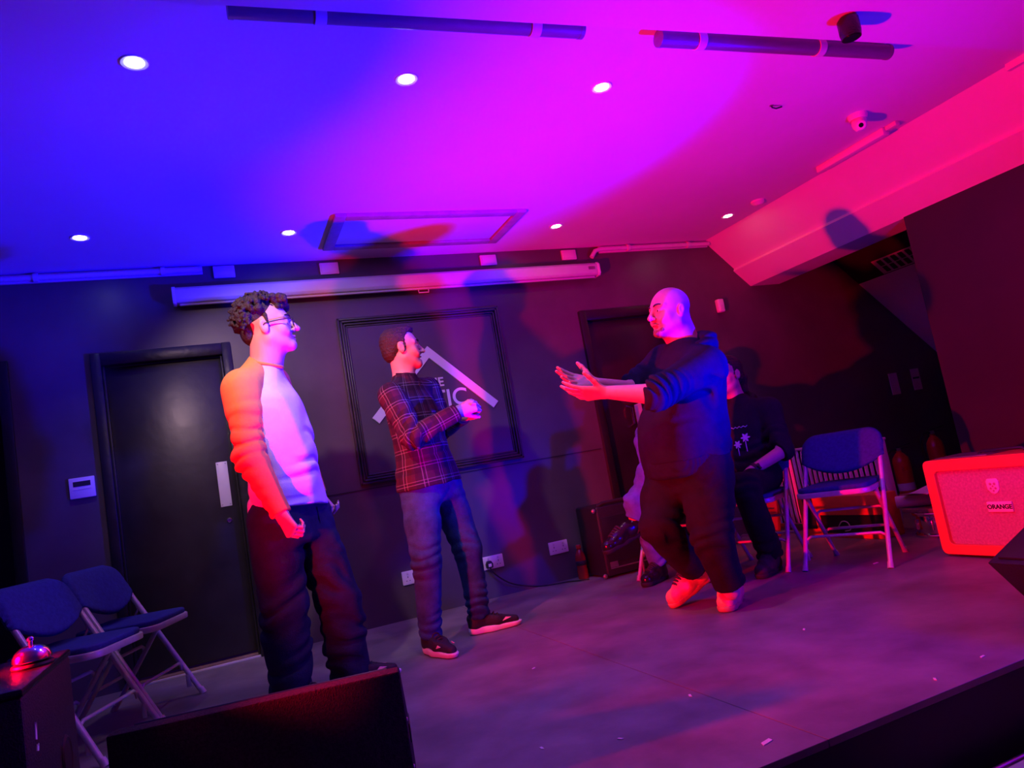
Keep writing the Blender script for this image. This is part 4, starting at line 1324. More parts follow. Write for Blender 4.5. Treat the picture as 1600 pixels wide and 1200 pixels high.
M['skin'] = skin_mat('skin', None)
M['eye_white'] = mat('eye', (0.75, 0.72, 0.70), 0.2)
M['iris'] = mat('iris', (0.03, 0.02, 0.015), 0.15)
M['brown_hair'] = mat('dark_brown_hair', (0.030, 0.018, 0.012), 0.55, var=0.5, scale=90, bump=0.8, bscale=160)
M['curly_hair'] = mat('curly_brown_hair', (0.030, 0.019, 0.015), 0.6, var=0.5, scale=120, bump=0.9, bscale=140)
M['white_jersey'] = mat('white_jersey', (0.72, 0.70, 0.70), 0.9, var=0.04, scale=40, bump=0.2, bscale=260, spec=0.15)
M['orange_jersey'] = mat('orange_jersey', (0.78, 0.33, 0.08), 0.9, var=0.05, scale=40, bump=0.2, bscale=260, spec=0.15)
M['navy_cotton'] = mat('dark_navy_cotton', (0.017, 0.021, 0.055), 0.9, var=0.25, scale=14, bump=0.3, bscale=200, spec=0.15)
M['jeans'] = mat('blue_denim', (0.026, 0.070, 0.20), 0.9, var=0.4, scale=10, bump=0.35, bscale=240, spec=0.15)
M['black_cotton'] = mat('black_hoodie_cotton', (0.020, 0.018, 0.022), 0.92, var=0.2, scale=20, bump=0.25, bscale=220, spec=0.15)
M['hoodie_navy'] = mat('dark_hoodie_fleece', (0.014, 0.013, 0.030), 0.92, var=0.2, scale=20, bump=0.25, bscale=220, spec=0.15)
M['charcoal'] = mat('charcoal_trousers', (0.013, 0.012, 0.015), 0.9, var=0.25, scale=16, bump=0.3, bscale=200, spec=0.15)
M['light_denim'] = mat('light_blue_denim', (0.11, 0.18, 0.44), 0.9, var=0.25, scale=14, bump=0.3, bscale=240, spec=0.15)
M['plaid'] = weave_mat('dark_plaid_flannel', (0.050, 0.014, 0.030), (0.018, 0.009, 0.024), (0.34, 0.29, 0.38))
M['tan_leather'] = mat('tan_nubuck', (0.80, 0.45, 0.20), 0.8, var=0.12, scale=30, bump=0.2, bscale=120)
M['tan_sole'] = mat('tan_rubber_sole', (0.50, 0.26, 0.13), 0.7, var=0.15, scale=30)
M['shoe_black'] = mat('black_trainer_mesh', (0.016, 0.014, 0.020), 0.7, var=0.3, scale=60, bump=0.3, bscale=200)
M['shoe_sole'] = mat('white_foam_sole', (0.80, 0.74, 0.74), 0.6, var=0.05)
M['boot_black'] = mat('polished_black_leather', (0.014, 0.010, 0.012), 0.22, var=0.2, scale=20, bump=0.08, bscale=40)
M['lace'] = mat('dark_lace', (0.030, 0.022, 0.022), 0.8)
M['beard'] = mat('short_brown_beard', (0.22, 0.12, 0.08), 0.8, var=0.4, scale=120, bump=0.5, bscale=200)
M['teeth'] = mat('teeth', (0.72, 0.68, 0.62), 0.3)
P5 = dict(an=(2.275, 3.858, 0.409), toe=(2.018, 3.837, 0.233), kn=(2.382, 3.791, 0.66), heel=(2.291, 3.884, 0.29), el=(2.48, 3.945, 0.849))
TOE_L3, HEEL_L3, TOE_R3, HEEL_R3 = (2.08, 2.88, 0.0) , (2.392, 3.142, 0.0) , (2.012, 3.212, 0.0) , (2.246, 3.197, 0.093)
M1 = dict(head=(0.294, 3.437, 1.66), neck=(0.25, 3.456, 1.485), shR=(0.142, 3.35, 1.377), shL=(0.294, 3.622, 1.425), pelvis=(0.276, 3.445, 0.788), elR=(0.132, 3.267, 1.059), wrR=(0.224, 3.195, 0.805), haR=(0.25, 3.174, 0.739), elL=(0.37, 3.644, 1.102), wrL=(0.428, 3.609, 0.866), haL=(0.455, 3.586, 0.802), hipR=(0.2, 3.38, 0.763), hipL=(0.359, 3.508, 0.747), knR=(0.193, 3.339, 0.41), anR=(0.179, 3.377, 0.06), knL=(0.43, 3.412, 0.381), anL=(0.442, 3.44, 0.059))
M2 = dict(head=(0.975, 3.714, 1.552), neck=(0.967, 3.717, 1.389), shR=(0.858, 3.611, 1.299), shL=(1.122, 3.836, 1.335), pelvis=(1.008, 3.7, 0.834), elR=(0.905, 3.494, 1.061), wrR=(1.15, 3.466, 1.153), haR=(1.242, 3.459, 1.177), elL=(1.152, 3.802, 1.111), wrL=(1.215, 3.59, 1.138), haL=(1.27, 3.502, 1.173), hipR=(0.934, 3.655, 0.791), hipL=(1.091, 3.752, 0.795), knR=(0.895, 3.574, 0.439), anR=(0.869, 3.617, 0.113), knL=(1.167, 3.741, 0.447), anL=(1.187, 3.787, 0.123))
M3 = dict(head=(2.183, 2.985, 1.458), neck=(2.233, 2.986, 1.277), shL=(2.192, 2.808, 1.137), shR=(2.218, 3.155, 1.224), pelvis=(2.137, 3.005, 0.703), elL=(1.846, 2.759, 1.041), wrL=(1.714, 2.945, 1.097), haL=(1.625, 3.004, 1.111), elR=(1.988, 3.176, 1.111), wrR=(1.757, 3.1, 1.159), haR=(1.636, 3.108, 1.191), hipL=(2.147, 2.903, 0.644), hipR=(2.094, 3.121, 0.667), knL=(2.046, 2.826, 0.36), anL=(2.124, 2.869, 0.088), knR=(1.912, 3.035, 0.431), anR=(2.16, 3.169, 0.152))

# ------------------------------------------------------------------ people
UP = V3((0, 0, 1))
SKIN = (0.58, 0.37, 0.28)
LIP = (0.42, 0.17, 0.15)

def person(label, base):
    r = empty('person', tuple(base))
    tag(r, label, 'person')
    return r

def eyes(P, s, parent, base, fr, look=0.0):
    for sx in (-1, 1):
        c = P(sx * 0.031, 0.0755, 0.0) - V3(base)
        e = MB().lathe([(0.0001, -0.0135 * s), (0.009 * s, -0.010 * s), (0.0135 * s, 0), (0.0095 * s, 0.0098 * s), (0.005 * s, 0.0128 * s), (0.0001, 0.0138 * s)], tuple(c + fr[1] * 0.0016), 18, tuple(unit(fr[1] + look * fr[0] - 0.02 * fr[2]))).build('eye', M['eye_white'], parent)
        MB().lathe([(0.0001, 0.0130 * s), (0.0055 * s, 0.0126 * s), (0.0045 * s, 0.0137 * s), (0.0001, 0.0146 * s)], tuple(c + fr[1] * 0.0016), 14, tuple(unit(fr[1] + look * fr[0]))).build('iris', M['iris'], e)

def brows(P, s, parent, base, material):
    for sx in (-1, 1):
        pts = [Vector(P(sx * x, y, z) - V3(base)) for x, y, z in ((0.012, 0.0955, 0.024), (0.026, 0.0945, 0.030), (0.040, 0.085, 0.030), (0.052, 0.070, 0.024))]
        MB().tube(smooth_path(pts, 4), [0.003 * s] + [0.0045 * s] * 6 + [0.004 * s] * 5 + [0.002 * s], 6).build('eyebrow', material, parent)

def foot_frame(toe_dir):
    f = unit((toe_dir[0], toe_dir[1], 0))
    return f, np.cross(f, UP)

def trainer(ankle, toe, parent, base, label=None):
    """low running shoe with thick pale sole; ankle is above the heel"""
    f, r = foot_frame(toe)
    o = V3((ankle[0], ankle[1], 0)) - f * 0.045
    def P(a, b, c):
        return o + f * a + r * b + UP * c
    S = Field(0.005)
    S.cone(P(0.01, 0, 0.022), P(0.10, 0, 0.020), 0.036, 0.038, 0.02).cone(P(0.10, 0, 0.020), P(0.215, -0.004, 0.020), 0.044, 0.034, 0.02).ball(P(0.245, -0.006, 0.026), 0.022, 0.02)
    S.clip(P(0, 0, 0.002), (0, 0, -1)).clip(P(0.1, 0, 0.034), unit(UP + 0.06 * f))
    Uo = Field(0.005)
    Uo.cone(P(0.012, 0, 0.048), P(0.02, 0, 0.085), 0.033, 0.036, 0.03).cone(P(0.02, 0, 0.055), P(0.13, 0, 0.052), 0.034, 0.036, 0.03)
    Uo.cone(P(0.13, 0, 0.045), P(0.225, -0.004, 0.034), 0.036, 0.026, 0.03).cone(P(0.04, 0, 0.09), P(0.12, 0, 0.062), 0.033, 0.028, 0.03)
    Uo.ball(P(-0.012, 0, 0.085), 0.014, 0.02)
    Uo.clip(P(0, 0, 0.018), (0, 0, -1)).clip(P(0.03, 0, 0.105), unit(UP + 0.25 * f))
    sh = Uo.mesh('shoe', M['shoe_black'], parent, base=base)
    S.mesh('sole', M['shoe_sole'], sh, base=base)
    for i in range(5):
        a = 0.075 + i * 0.020
        z = 0.115 - i * 0.011
        pts = [P(a, -0.024, z - 0.020), P(a + 0.004, -0.012, z - 0.002), P(a + 0.006, 0.0, z + 0.002), P(a + 0.004, 0.012, z - 0.002), P(a, 0.024, z - 0.020)]
        MB().tube([Vector(p - V3(base)) for p in pts], 0.0035, 6).build('lace', M['lace'], sh)
    for sd in (-1, 1):
        MB().prism([(0, 0), (0.05, 0.012), (0.02, 0.018)], 'y', -0.001, 0.001).build('side_stripe', M['shoe_sole'], sh).matrix_local = Matrix.Translation(Vector(P(0.155, sd * 0.039, 0.045) - V3(base))) @ Matrix(((f[0], r[0], 0), (f[1], r[1], 0), (0, 0, 1))).to_4x4()
    return sh

def boot(ankle, toe_pt, lift, parent, base, upper, sole, shaft=0.12, s=1.0, heel=None, shaft_to=None):
    """laced boot; ankle point, toe point on the ground; heel point may be lifted"""
    ankle, toe_pt = V3(ankle), V3(toe_pt)
    heel = V3(heel)
    f = unit(toe_pt - heel)
    r = unit(np.cross(f, UP))
    u = np.cross(r, f)
    L = np.linalg.norm(toe_pt - heel)
    def P(a, b, c):
        return heel + f * a * L + r * b + u * c
    S = Field(0.005)
    S.cone(P(0.10, 0, 0.018), P(0.45, 0, 0.016), 0.036 * s, 0.035 * s, 0.02).cone(P(0.45, 0, 0.016), P(0.82, 0, 0.018), 0.040 * s, 0.040 * s, 0.02).ball(P(0.90, 0, 0.02), 0.034 * s, 0.02)
    S.clip(P(0, 0, 0.002), -u).clip(P(0, 0, 0.028), u)
    top = V3(shaft_to) if shaft_to is not None else P(0.2, 0, 0.06) + u * shaft
    B = Field(0.005)
    B.cone(P(0.16, 0, 0.05), top, 0.040 * s, 0.045 * s, 0.03).cone(P(0.15, 0, 0.045), P(0.55, 0, 0.050), 0.036 * s, 0.040 * s, 0.03)
    B.cone(P(0.55, 0, 0.045), P(0.84, 0, 0.038), 0.042 * s, 0.036 * s, 0.03).cone(P(0.25, 0, 0.09), P(0.60, 0, 0.062), 0.036 * s, 0.034 * s, 0.03).ball(P(0.88, 0, 0.040), 0.032 * s, 0.02)
    B.clip(P(0, 0, 0.018), -u)
    sh = B.mesh('boot', upper, parent, base=base)
    S.mesh('sole', sole, sh, base=base)
    for i in range(5):
        a = 0.46 + i * 0.06
        z = (0.122 - i * 0.0075) * (0.55 + 0.45 * s)
        pts = [P(a, -0.026 * s, z - 0.022), P(a + 0.015, -0.012 * s, z - 0.004), P(a + 0.02, 0.0, z), P(a + 0.015, 0.012 * s, z - 0.004), P(a, 0.026 * s, z - 0.022)]
        MB().tube([Vector(p - V3(base)) for p in pts], 0.007, 6).build('lace', M['lace'], sh)
    return sh

def body_core(F, J, torso_w, torso_d, arm=(0.045, 0.038, 0.029), leg=(0.07, 0.050, 0.040), right=None):
    """slim continuous body under the clothes"""
    J = {k: V3(v) for k, v in J.items()}
    rt = right if right is not None else J['shR'] - J['shL']
    F.loft(J['pelvis'], J['neck'], rt, [(0, torso_w * 0.95, torso_d, 0, 0), (0.35, torso_w * 0.85, torso_d * 0.95, 0, 0), (0.75, torso_w, torso_d, 0, 0), (0.93, torso_w * 0.6, torso_d * 0.6, 0, 0), (1.0, 0.05, 0.05, 0, 0)], 0.02)
    for s in 'RL':
        F.cone(J['neck'] - UP * 0.04, J['sh' + s], 0.045, arm[0], 0.03)
        F.chain([J['sh' + s], J['el' + s], J['wr' + s]], arm, 0.02)
        F.cone(J['pelvis'], J['hip' + s], 0.07, leg[0], 0.03)
        F.chain([J['hip' + s], J['kn' + s], J['an' + s]], leg, 0.02)

# ================================================================== man in the white raglan shirt
J = {k: V3(v) for k, v in M1.items()}
base = V3((0.31, 3.42, 0))
p1 = person('person with glasses standing in a white shirt with orange sleeves and dark trousers', base)
hf = frame((0.97, -0.16, 0.10), (-0.02, -0.03, 1))
B = Field(0.0046)
body_core(B, J, 0.14, 0.085)
P1 = head_shape(B, J['head'], hf, 1.08, smile=0.3, jowl=0.4, neck=J['neck'] - UP * 0.02 + V3((0.012, 0, 0)), neck_r=0.066)
hand_shape(B, J['wrR'], J['haR'] - J['wrR'], (0.75, 0.55, 0.1), -1, curl=(62, 75, 45), spread=0.0, thumb=(0.75, 0.25, 0.65), thumb_curl=25)
hand_shape(B, J['wrL'], J['haL'] - J['wrL'], (0.5, -0.85, 0.1), 1, curl=(40, 50, 35), spread=0.0)
B.mesh('body', M['skin'], p1, base=base, tint=(SKIN, [(P1(0, 0.098, -0.068), 0.016, LIP, 0.7)]))
eyes(P1, 1.0, p1, base, hf)
brows(P1, 1.0, p1, base, M['curly_hair'])
# curly hair: a mop of many small locks
rng = np.random.RandomState(3)
H = Field(0.0046)
H.ell(P1(0, -0.028, 0.056), (0.084, 0.096, 0.080), hf, 0.01)
H.ell(P1(0, -0.080, -0.005), (0.062, 0.042, 0.062), hf, 0.02)
for i in range(330):
    a = rng.uniform(0, 2 * math.pi)
    t = rng.uniform(-0.45, 1.0)
    q = np.array([math.cos(a) * math.sqrt(1 - t * t), math.sin(a) * math.sqrt(1 - t * t), t])
    if q[1] > 0.2 and q[2] < 0.45:
        continue
    if q[2] < 0.12 and q[1] > -0.25:
        continue
    g = 1.0 + rng.uniform(-0.03, 0.10)
    pos = P1(q[0] * 0.084 * g, -0.026 + q[1] * 0.100 * g, 0.056 + q[2] * 0.086 * g)
    H.ball(pos, rng.uniform(0.010, 0.018), 0.004)
for i in range(520):   # loose curls standing off the mop
    a = rng.uniform(0, 2 * math.pi)
    t = rng.uniform(-0.5, 1.0)
    q = np.array([math.cos(a) * math.sqrt(1 - t * t), math.sin(a) * math.sqrt(1 - t * t), t])
    if (q[1] > 0.2 and q[2] < 0.45) or (q[2] < 0.12 and q[1] > -0.25):
        continue
    g = 1.10 + rng.uniform(-0.02, 0.16)
    H.ball(P1(q[0] * 0.084 * g, -0.026 + q[1] * 0.100 * g, 0.056 + q[2] * 0.086 * g), rng.uniform(0.005, 0.0095), 0.003)
for i in range(46):   # fringe over the brow
    pos = P1(rng.uniform(-0.055, 0.055), 0.070 + rng.uniform(-0.02, 0.026), 0.092 + rng.uniform(-0.022, 0.034))
    H.ball(pos, rng.uniform(0.011, 0.018), 0.004)
for sx in (-1, 1):
    H.cone(P1(sx * 0.072, 0.004, 0.04), P1(sx * 0.074, 0.006, 0.005), 0.010, 0.006, 0.006)
    H.ell(P1(sx * 0.080, -0.012, -0.006), (0.016, 0.020, 0.034), hf, 0.006, 's')
H.mesh('hair', M['curly_hair'], p1, base=base)
# glasses
gl = None
rel_ = lambda q: Vector(q - base)
for sx in (-1, 1):
    pts = []
    for k in range(20):
        t = 2 * math.pi * k / 20
        cx, cz = math.cos(t), math.sin(t)
        pts.append(rel_(P1(sx * 0.033 + 0.024 * np.sign(cx) * abs(cx) ** 0.7, 0.107 - 0.10 * abs(sx * 0.033 + 0.024 * cx) ** 1.5, -0.004 + 0.019 * np.sign(cz) * abs(cz) ** 0.7)))
    if gl is None:
        gl = MB().tube(pts, 0.0021, 6, closed=True).build('glasses', M['black_plastic'], p1)
    else:
        MB().tube(pts, 0.0021, 6, closed=True).build('rim', M['black_plastic'], gl)
    MB().tube([rel_(P1(sx * 0.057, 0.100, 0.006)), rel_(P1(sx * 0.074, 0.092, 0.006)), rel_(P1(sx * 0.081, 0.045, 0.006)), rel_(P1(sx * 0.083, -0.005, 0.004)), rel_(P1(sx * 0.080, -0.024, -0.012))], 0.0024, 6).build('temple', M['black_plastic'], gl)
MB().tube([rel_(P1(-0.010, 0.108, 0.0)), rel_(P1(0, 0.112, 0.004)), rel_(P1(0.010, 0.108, 0.0))], 0.0021, 6).build('bridge', M['black_plastic'], gl)
# shirt body
rt = J['shR'] - J['shL']
rt[2] = 0
fwd1 = np.cross(UP, unit(rt))
T = Field(0.0058)
hem = J['pelvis'] + UP * 0.035
T.loft(J['pelvis'] - UP * 0.06, J['neck'] + UP * 0.01, rt,
       [(0.0, 0.195, 0.165, 0, 0.0), (0.14, 0.190, 0.160, 0, 0.004), (0.32, 0.180, 0.148, 0, 0.012), (0.55, 0.182, 0.140, 0, 0.012), (0.75, 0.176, 0.128, 0, 0.004), (0.87, 0.120, 0.092, 0, -0.004), (0.95, 0.072, 0.080, 0, 0.006), (1.0, 0.066, 0.070, 0, 0.010)], 0.02, 2.2)
for s in 'RL':
    T.cone(J['neck'] - UP * 0.07, J['sh' + s] - UP * 0.04, 0.050, 0.045, 0.04)
T.clip(hem, unit(-UP + 0.05 * unit(rt)))
T.clip(J['neck'] + UP * 0.004 - hf[1] * 0.0, unit(UP + 0.42 * hf[1]), 0.11)
wd_dir = V3((0.35, 0, 1))
st = T.mesh('shirt', M['white_jersey'], p1, base=base, disp=wrinkles([(J['pelvis'] + UP * 0.16, (0.45, 0, 1), 0.16, 0.060, 0.009), (J['pelvis'] + UP * 0.36 + V3((0.1, -0.05, 0)), (0.7, 0, 0.9), 0.14, 0.075, 0.006)], 0.004, 1.3))
col = MB().tube([rel_(J['neck'] + UP * (0.004 - 0.024 * math.cos(t)) + fwd1 * (0.074 * math.cos(t) + 0.012) + unit(rt) * 0.072 * math.sin(t)) for t in np.linspace(0, 2 * math.pi, 28, endpoint=False)], 0.0075, 8, closed=True).build('collar', M['orange_jersey'], st)
for s in 'RL':
    S = Field(0.0055)
    el, wr, sh_ = J['el' + s], J['wr' + s], J['sh' + s]
    S.cone(J['neck'] - UP * 0.040 + 0.036 * unit(sh_ - J['neck']) - fwd1 * 0.012, sh_ + UP * 0.004, 0.062, 0.076, 0.03)
    S.cone(J['neck'] + UP * 0.012 - fwd1 * 0.02, sh_ - UP * 0.01, 0.052, 0.060, 0.04)
    S.chain([sh_ - UP * 0.005, el, wr + unit(wr - el) * 0.01], [0.076, 0.062, 0.044], 0.03)
    S.cone(sh_, sh_ * 0.7 + el * 0.3, 0.076, 0.074, 0.03)
    S.clip(wr + unit(wr - el) * 0.004, wr - el, 0.09)
    S.mesh('sleeve', M['orange_jersey'], p1, base=base, disp=wrinkles([(el, wr - sh_, 0.13, 0.046, 0.007), (wr, wr - el, 0.10, 0.034, 0.006), (sh_ * 0.6 + el * 0.4, el - sh_, 0.1, 0.08, 0.005)], 0.0035, 2.0))
# trousers: wide, dark navy
Tr = Field(0.0062)
for s in 'RL':
    hp, kn, an = J['hip' + s], J['kn' + s], J['an' + s]
    Tr.chain([hp + UP * 0.02, kn, an - UP * 0.03], [0.112, 0.097, 0.090], 0.02)
    Tr.clip(V3((an[0], an[1], 0.022)), unit((0, 0, -1)), 0.16)
Tr.loft(J['pelvis'] - UP * 0.10, J['pelvis'] + UP * 0.075, rt, [(0, 0.185, 0.130, 0, 0), (0.5, 0.178, 0.130, 0, 0), (1, 0.165, 0.120, 0, 0)], 0.04)
rings = []
for s in 'RL':
    hp, kn, an = J['hip' + s], J['kn' + s], J['an' + s]
    rings += [(kn, (0.15, 0.1, 1), 0.15, 0.070, 0.010), (an + UP * 0.12, (0.1, -0.2, 1), 0.14, 0.060, 0.012), (hp - UP * 0.06, (-0.5, 0.2, 1), 0.10, 0.055, 0.007)]
tro = Tr.mesh('trousers', M['navy_cotton'], p1, base=base, disp=wrinkles(rings, 0.006, 0.4))
MB().tube([rel_(J['pelvis'] + UP * 0.02 + fwd1 * 0.132), rel_(J['pelvis'] - UP * 0.05 + fwd1 * 0.136), rel_(J['pelvis'] - UP * 0.13 + fwd1 * 0.112)], 0.004, 6).build('fly_seam', M['navy_cotton'], tro)
for s, td in (('R', (0.80, -0.55)), ('L', (0.95, -0.20))):
    trainer(J['an' + s], td, p1, base)

# ================================================================== man in the plaid shirt
J = {k: V3(v) for k, v in M2.items()}
base = V3((1.05, 3.68, 0))
p2 = person('person standing in a dark plaid shirt and jeans with hands clasped in front', base)
hf = frame((0.985, -0.10, 0.04))
B = Field(0.0046)
body_core(B, J, 0.125, 0.078)
P2 = head_shape(B, J['head'], hf, 0.97, smile=1.0, mouth_open=0.35, neck=J['neck'] - UP * 0.02, neck_r=0.052)
hand_shape(B, J['wrR'], J['haR'] - J['wrR'], (0.30, 0.85, -0.25), -1, curl=(48, 60, 35), spread=0.0, thumb=(0.8, 0.45, 0.45), s=0.98)
hand_shape(B, J['wrL'], J['haL'] - J['wrL'], (0.25, -0.8, 0.3), 1, curl=(30, 45, 30), spread=0.02, thumb=(0.8, 0.5, 0.3), s=0.98)
B.mesh('body', M['skin'], p2, base=base, tint=(SKIN, [(P2(0, 0.098, -0.070), 0.018, LIP, 0.7), (P2(0, 0.07, -0.09), 0.045, (0.36, 0.24, 0.20), 0.5)]))
eyes(P2, 0.97, p2, base, hf)
brows(P2, 0.97, p2, base, M['brown_hair'])
MB().box((-0.014, 0.014), (-0.004, 0.004), (-0.003, 0.003), bev=0.002).build('teeth', M['teeth'], p2).matrix_local = Matrix.Translation(Vector(P2(0, 0.084, -0.069) - base)) @ Matrix((tuple(hf[0]), tuple(hf[1]), tuple(hf[2]))).transposed().to_4x4()
def short_hair(P, fr, s, name, parent, base, material, front=0.085, thick=1.0, nape=-0.055):
    H = Field(0.0046)
    H.ell(P(0, -0.017, 0.042), (0.0795 * s * thick, 0.0975 * s * thick, 0.0875 * s * thick), fr, 0.01)
    H.ell(P(0, -0.062, -0.012), (0.064 * s, 0.046 * s, 0.058 * s), fr, 0.02)
    H.clip(P(0, 0.010, 0.034), unit(fr[1] * 1.0 - fr[2] * 0.62))
    H.ell(P(0, 0.030, 0.098), (0.054 * s, 0.054 * s, 0.030 * s), fr, 0.02)
    for sx in (-1, 1):
        H.cone(P(sx * 0.070, 0.008, 0.035), P(sx * 0.072, 0.010, -0.004), 0.010 * s, 0.006 * s, 0.006)
        H.ell(P(sx * 0.080, -0.010, -0.008), (0.016 * s, 0.021 * s, 0.036 * s), fr, 0.006, 's')
    def dis(Q):
        return 0.0016 * np.sin(Q[:, 0] * 310 + 3 * np.sin(Q[:, 2] * 90)) * np.sin(Q[:, 1] * 260 + 2 * np.sin(Q[:, 0] * 120)) + 0.0012 * np.sin(Q[:, 2] * 340)
    return H.mesh('hair', material, parent, base=base, disp=dis)
short_hair(P2, hf, 0.97, 'hair', p2, base, M['brown_hair'])
rt = J['shR'] - J['shL']
rt[2] = 0
fwd2 = np.cross(UP, unit(rt))
T = Field(0.0056)
T.loft(J['pelvis'] - UP * 0.06, J['neck'] + UP * 0.005, rt,
       [(0.0, 0.200, 0.150, 0, 0), (0.15, 0.192, 0.142, 0, 0.004), (0.35, 0.160, 0.122, 0, 0.008), (0.6, 0.168, 0.114, 0, 0.004), (0.78, 0.172, 0.106, 0, -0.004), (0.88, 0.140, 0.086, 0, -0.008), (0.95, 0.080, 0.068, 0, -0.004), (1.0, 0.062, 0.062, 0, 0)], 0.02, 2.2)
for s in 'RL':
    T.cone(J['neck'] - UP * 0.05, J['sh' + s], 0.055, 0.064, 0.04)
T.clip(J['pelvis'] - UP * 0.020, unit(-UP - 0.05 * unit(rt)))
bon = [(J['pelvis'] - UP * 0.1, J['neck'] + UP * 0.02, fwd2, 0.15, 0.0)]
pl = T.mesh('shirt', M['plaid'], p2, base=base, bones=bon, disp=wrinkles([(J['pelvis'] + UP * 0.12, (0.3, 0, 1), 0.15, 0.065, 0.006), (J['pelvis'] + UP * 0.3, (0.6, 0.2, 1), 0.13, 0.07, 0.005)], 0.0035, 0.7))
for s in 'RL':
    S = Field(0.0055)
    el, wr, sh_ = J['el' + s], J['wr' + s], J['sh' + s]
    S.chain([sh_ - UP * 0.004, el, wr], [0.072, 0.058, 0.042], 0.03)
    S.clip(wr - unit(wr - el) * 0.012, wr - el, 0.08)
    S.mesh('sleeve', M['plaid'], p2, base=base, bones=[(sh_, el, fwd2, 0.065, 0.01), (el, wr, UP, 0.055, 0.29)], disp=wrinkles([(el, wr - sh_, 0.11, 0.042, 0.007), (sh_ * 0.5 + el * 0.5, el - sh_, 0.1, 0.06, 0.004)], 0.003, 1.1))
    cu = MB().tube([Vector(wr - unit(wr - el) * 0.045 - base), Vector(wr - unit(wr - el) * 0.006 - base)], [0.047, 0.045], 20)
    cu.build('cuff', M['plaid'], p2)
# collar: two folded leaves and the button line
for sx in (-1, 1):
    a = unit(rt) * sx
    def cf(u, v, a=a):
        t = u * math.pi * 0.52
        rad = 0.064 + 0.012 * v
        dirv = fwd2 * math.cos(t + 0.25 * 0) * 1.0 + a * math.sin(t)
        dirv = -fwd2 * math.cos(math.pi - t) * 1.0 + a * math.sin(t)
        return Vector(J['neck'] + UP * (0.030 - 0.045 * v - 0.012 * math.cos(t)) + dirv * rad - base)
    MB().grid(cf, 14, 4, 0.004).build('collar', M['plaid'], pl)
for i in range(7):
    q = J['neck'] * (1 - i / 7.5) + J['pelvis'] * (i / 7.5) - UP * 0.05
    MB().lathe([(0.0001, 0), (0.006, 0), (0.006, 0.002), (0.0001, 0.002)], tuple(q + fwd2 * (0.118 if i else 0.09) - base), 10, tuple(fwd2)).build('button', M['lace'], pl)
Tr = Field(0.0060)
for s in 'RL':
    hp, kn, an = J['hip' + s], J['kn' + s], J['an' + s]
    Tr.chain([hp + UP * 0.02, hp * 0.55 + kn * 0.45, kn, an - UP * 0.02], [0.096, 0.090, 0.073, 0.056], 0.02)
    Tr.clip(an - UP * 0.035, unit(an - kn), 0.12)
Tr.loft(J['pelvis'] - UP * 0.09, J['pelvis'] + UP * 0.06, rt, [(0, 0.162, 0.112, 0, 0), (0.5, 0.160, 0.112, 0, 0), (1, 0.150, 0.105, 0, 0)], 0.04)
rings = []
for s in 'RL':
    hp, kn, an = J['hip' + s], J['kn' + s], J['an' + s]
    rings += [(kn + UP * 0.01, (0.2, 0.1, 1), 0.09, 0.040, 0.006), (an + UP * 0.05, (0.1, -0.1, 1), 0.09, 0.036, 0.007), (hp - UP * 0.02, (-0.3, 0.1, 1), 0.10, 0.040, 0.005)]
Tr.mesh('jeans', M['jeans'], p2, base=base, disp=wrinkles(rings, 0.003, 0.9))
trainer(J['anR'], (0.22, -0.97), p2, base)
trainer(J['anL'], (0.98, -0.18), p2, base)

# ================================================================== bald man in the dark hoodie
J = {k: V3(v) for k, v in M3.items()}
base = V3((2.08, 3.02, 0))
p3 = person('person in a dark hoodie and tan boots stepping forward with both arms held out', base)
hf = frame((-0.985, -0.02, 0.06), (0.02, 0, 1))
B = Field(0.0046)
body_core(B, J, 0.16, 0.12, arm=(0.055, 0.049, 0.031))
P3 = head_shape(B, J['head'], hf, 1.06, smile=0.5, mouth_open=0.9, jowl=1.0, neck=J['neck'] - UP * 0.02, neck_r=0.066)
B.cone(P3(0, -0.062, -0.03), J['neck'] - hf[1] * 0.03, 0.040, 0.06, 0.03)
hand_shape(B, J['wrL'], J['haL'] - J['wrL'], (-0.15, 0.70, 0.68), -1, curl=((6, 12, 8), (10, 14, 10), (16, 18, 12), (22, 22, 14)), spread=0.17, thumb=(0.55, 0.75, 0.3), s=1.16)
hand_shape(B, J['wrR'], J['haR'] - J['wrR'], (-0.05, -0.80, 0.60), 1, curl=((4, 8, 6), (7, 10, 8), (10, 12, 10), (14, 16, 10)), spread=0.18, thumb=(0.45, 0.85, 0.15), s=1.16)
B.mesh('body', M['skin'], p3, base=base, tint=(SKIN, [(P3(0, 0.06, -0.095), 0.055, (0.20, 0.11, 0.08), 0.75), (P3(0, 0.098, -0.052), 0.02, (0.24, 0.13, 0.10), 0.6), (P3(0, 0.098, -0.070), 0.013, LIP, 0.8), (P3(0.06, 0.02, -0.06), 0.03, (0.34, 0.21, 0.16), 0.5), (P3(-0.06, 0.02, -0.06), 0.03, (0.34, 0.21, 0.16), 0.5)]))
eyes(P3, 1.0, p3, base, hf)
brows(P3, 1.0, p3, base, M['brown_hair'])
Bd = Field(0.0042)
for sx in (-1, 1):
    Bd.cone(P3(0, 0.088, -0.100), P3(sx * 0.030, 0.074, -0.088), 0.015, 0.012, 0.015)
    Bd.cone(P3(0, 0.0965, -0.0555), P3(sx * 0.026, 0.086, -0.064), 0.0045, 0.0035, 0.004)
Bd.ball(P3(0, 0.090, -0.108), 0.013, 0.01)
Bd.mesh('beard', M['beard'], p3, base=base, disp=lambda Q: 0.0012 * np.sin(Q[:, 0] * 420) * np.sin(Q[:, 2] * 380))
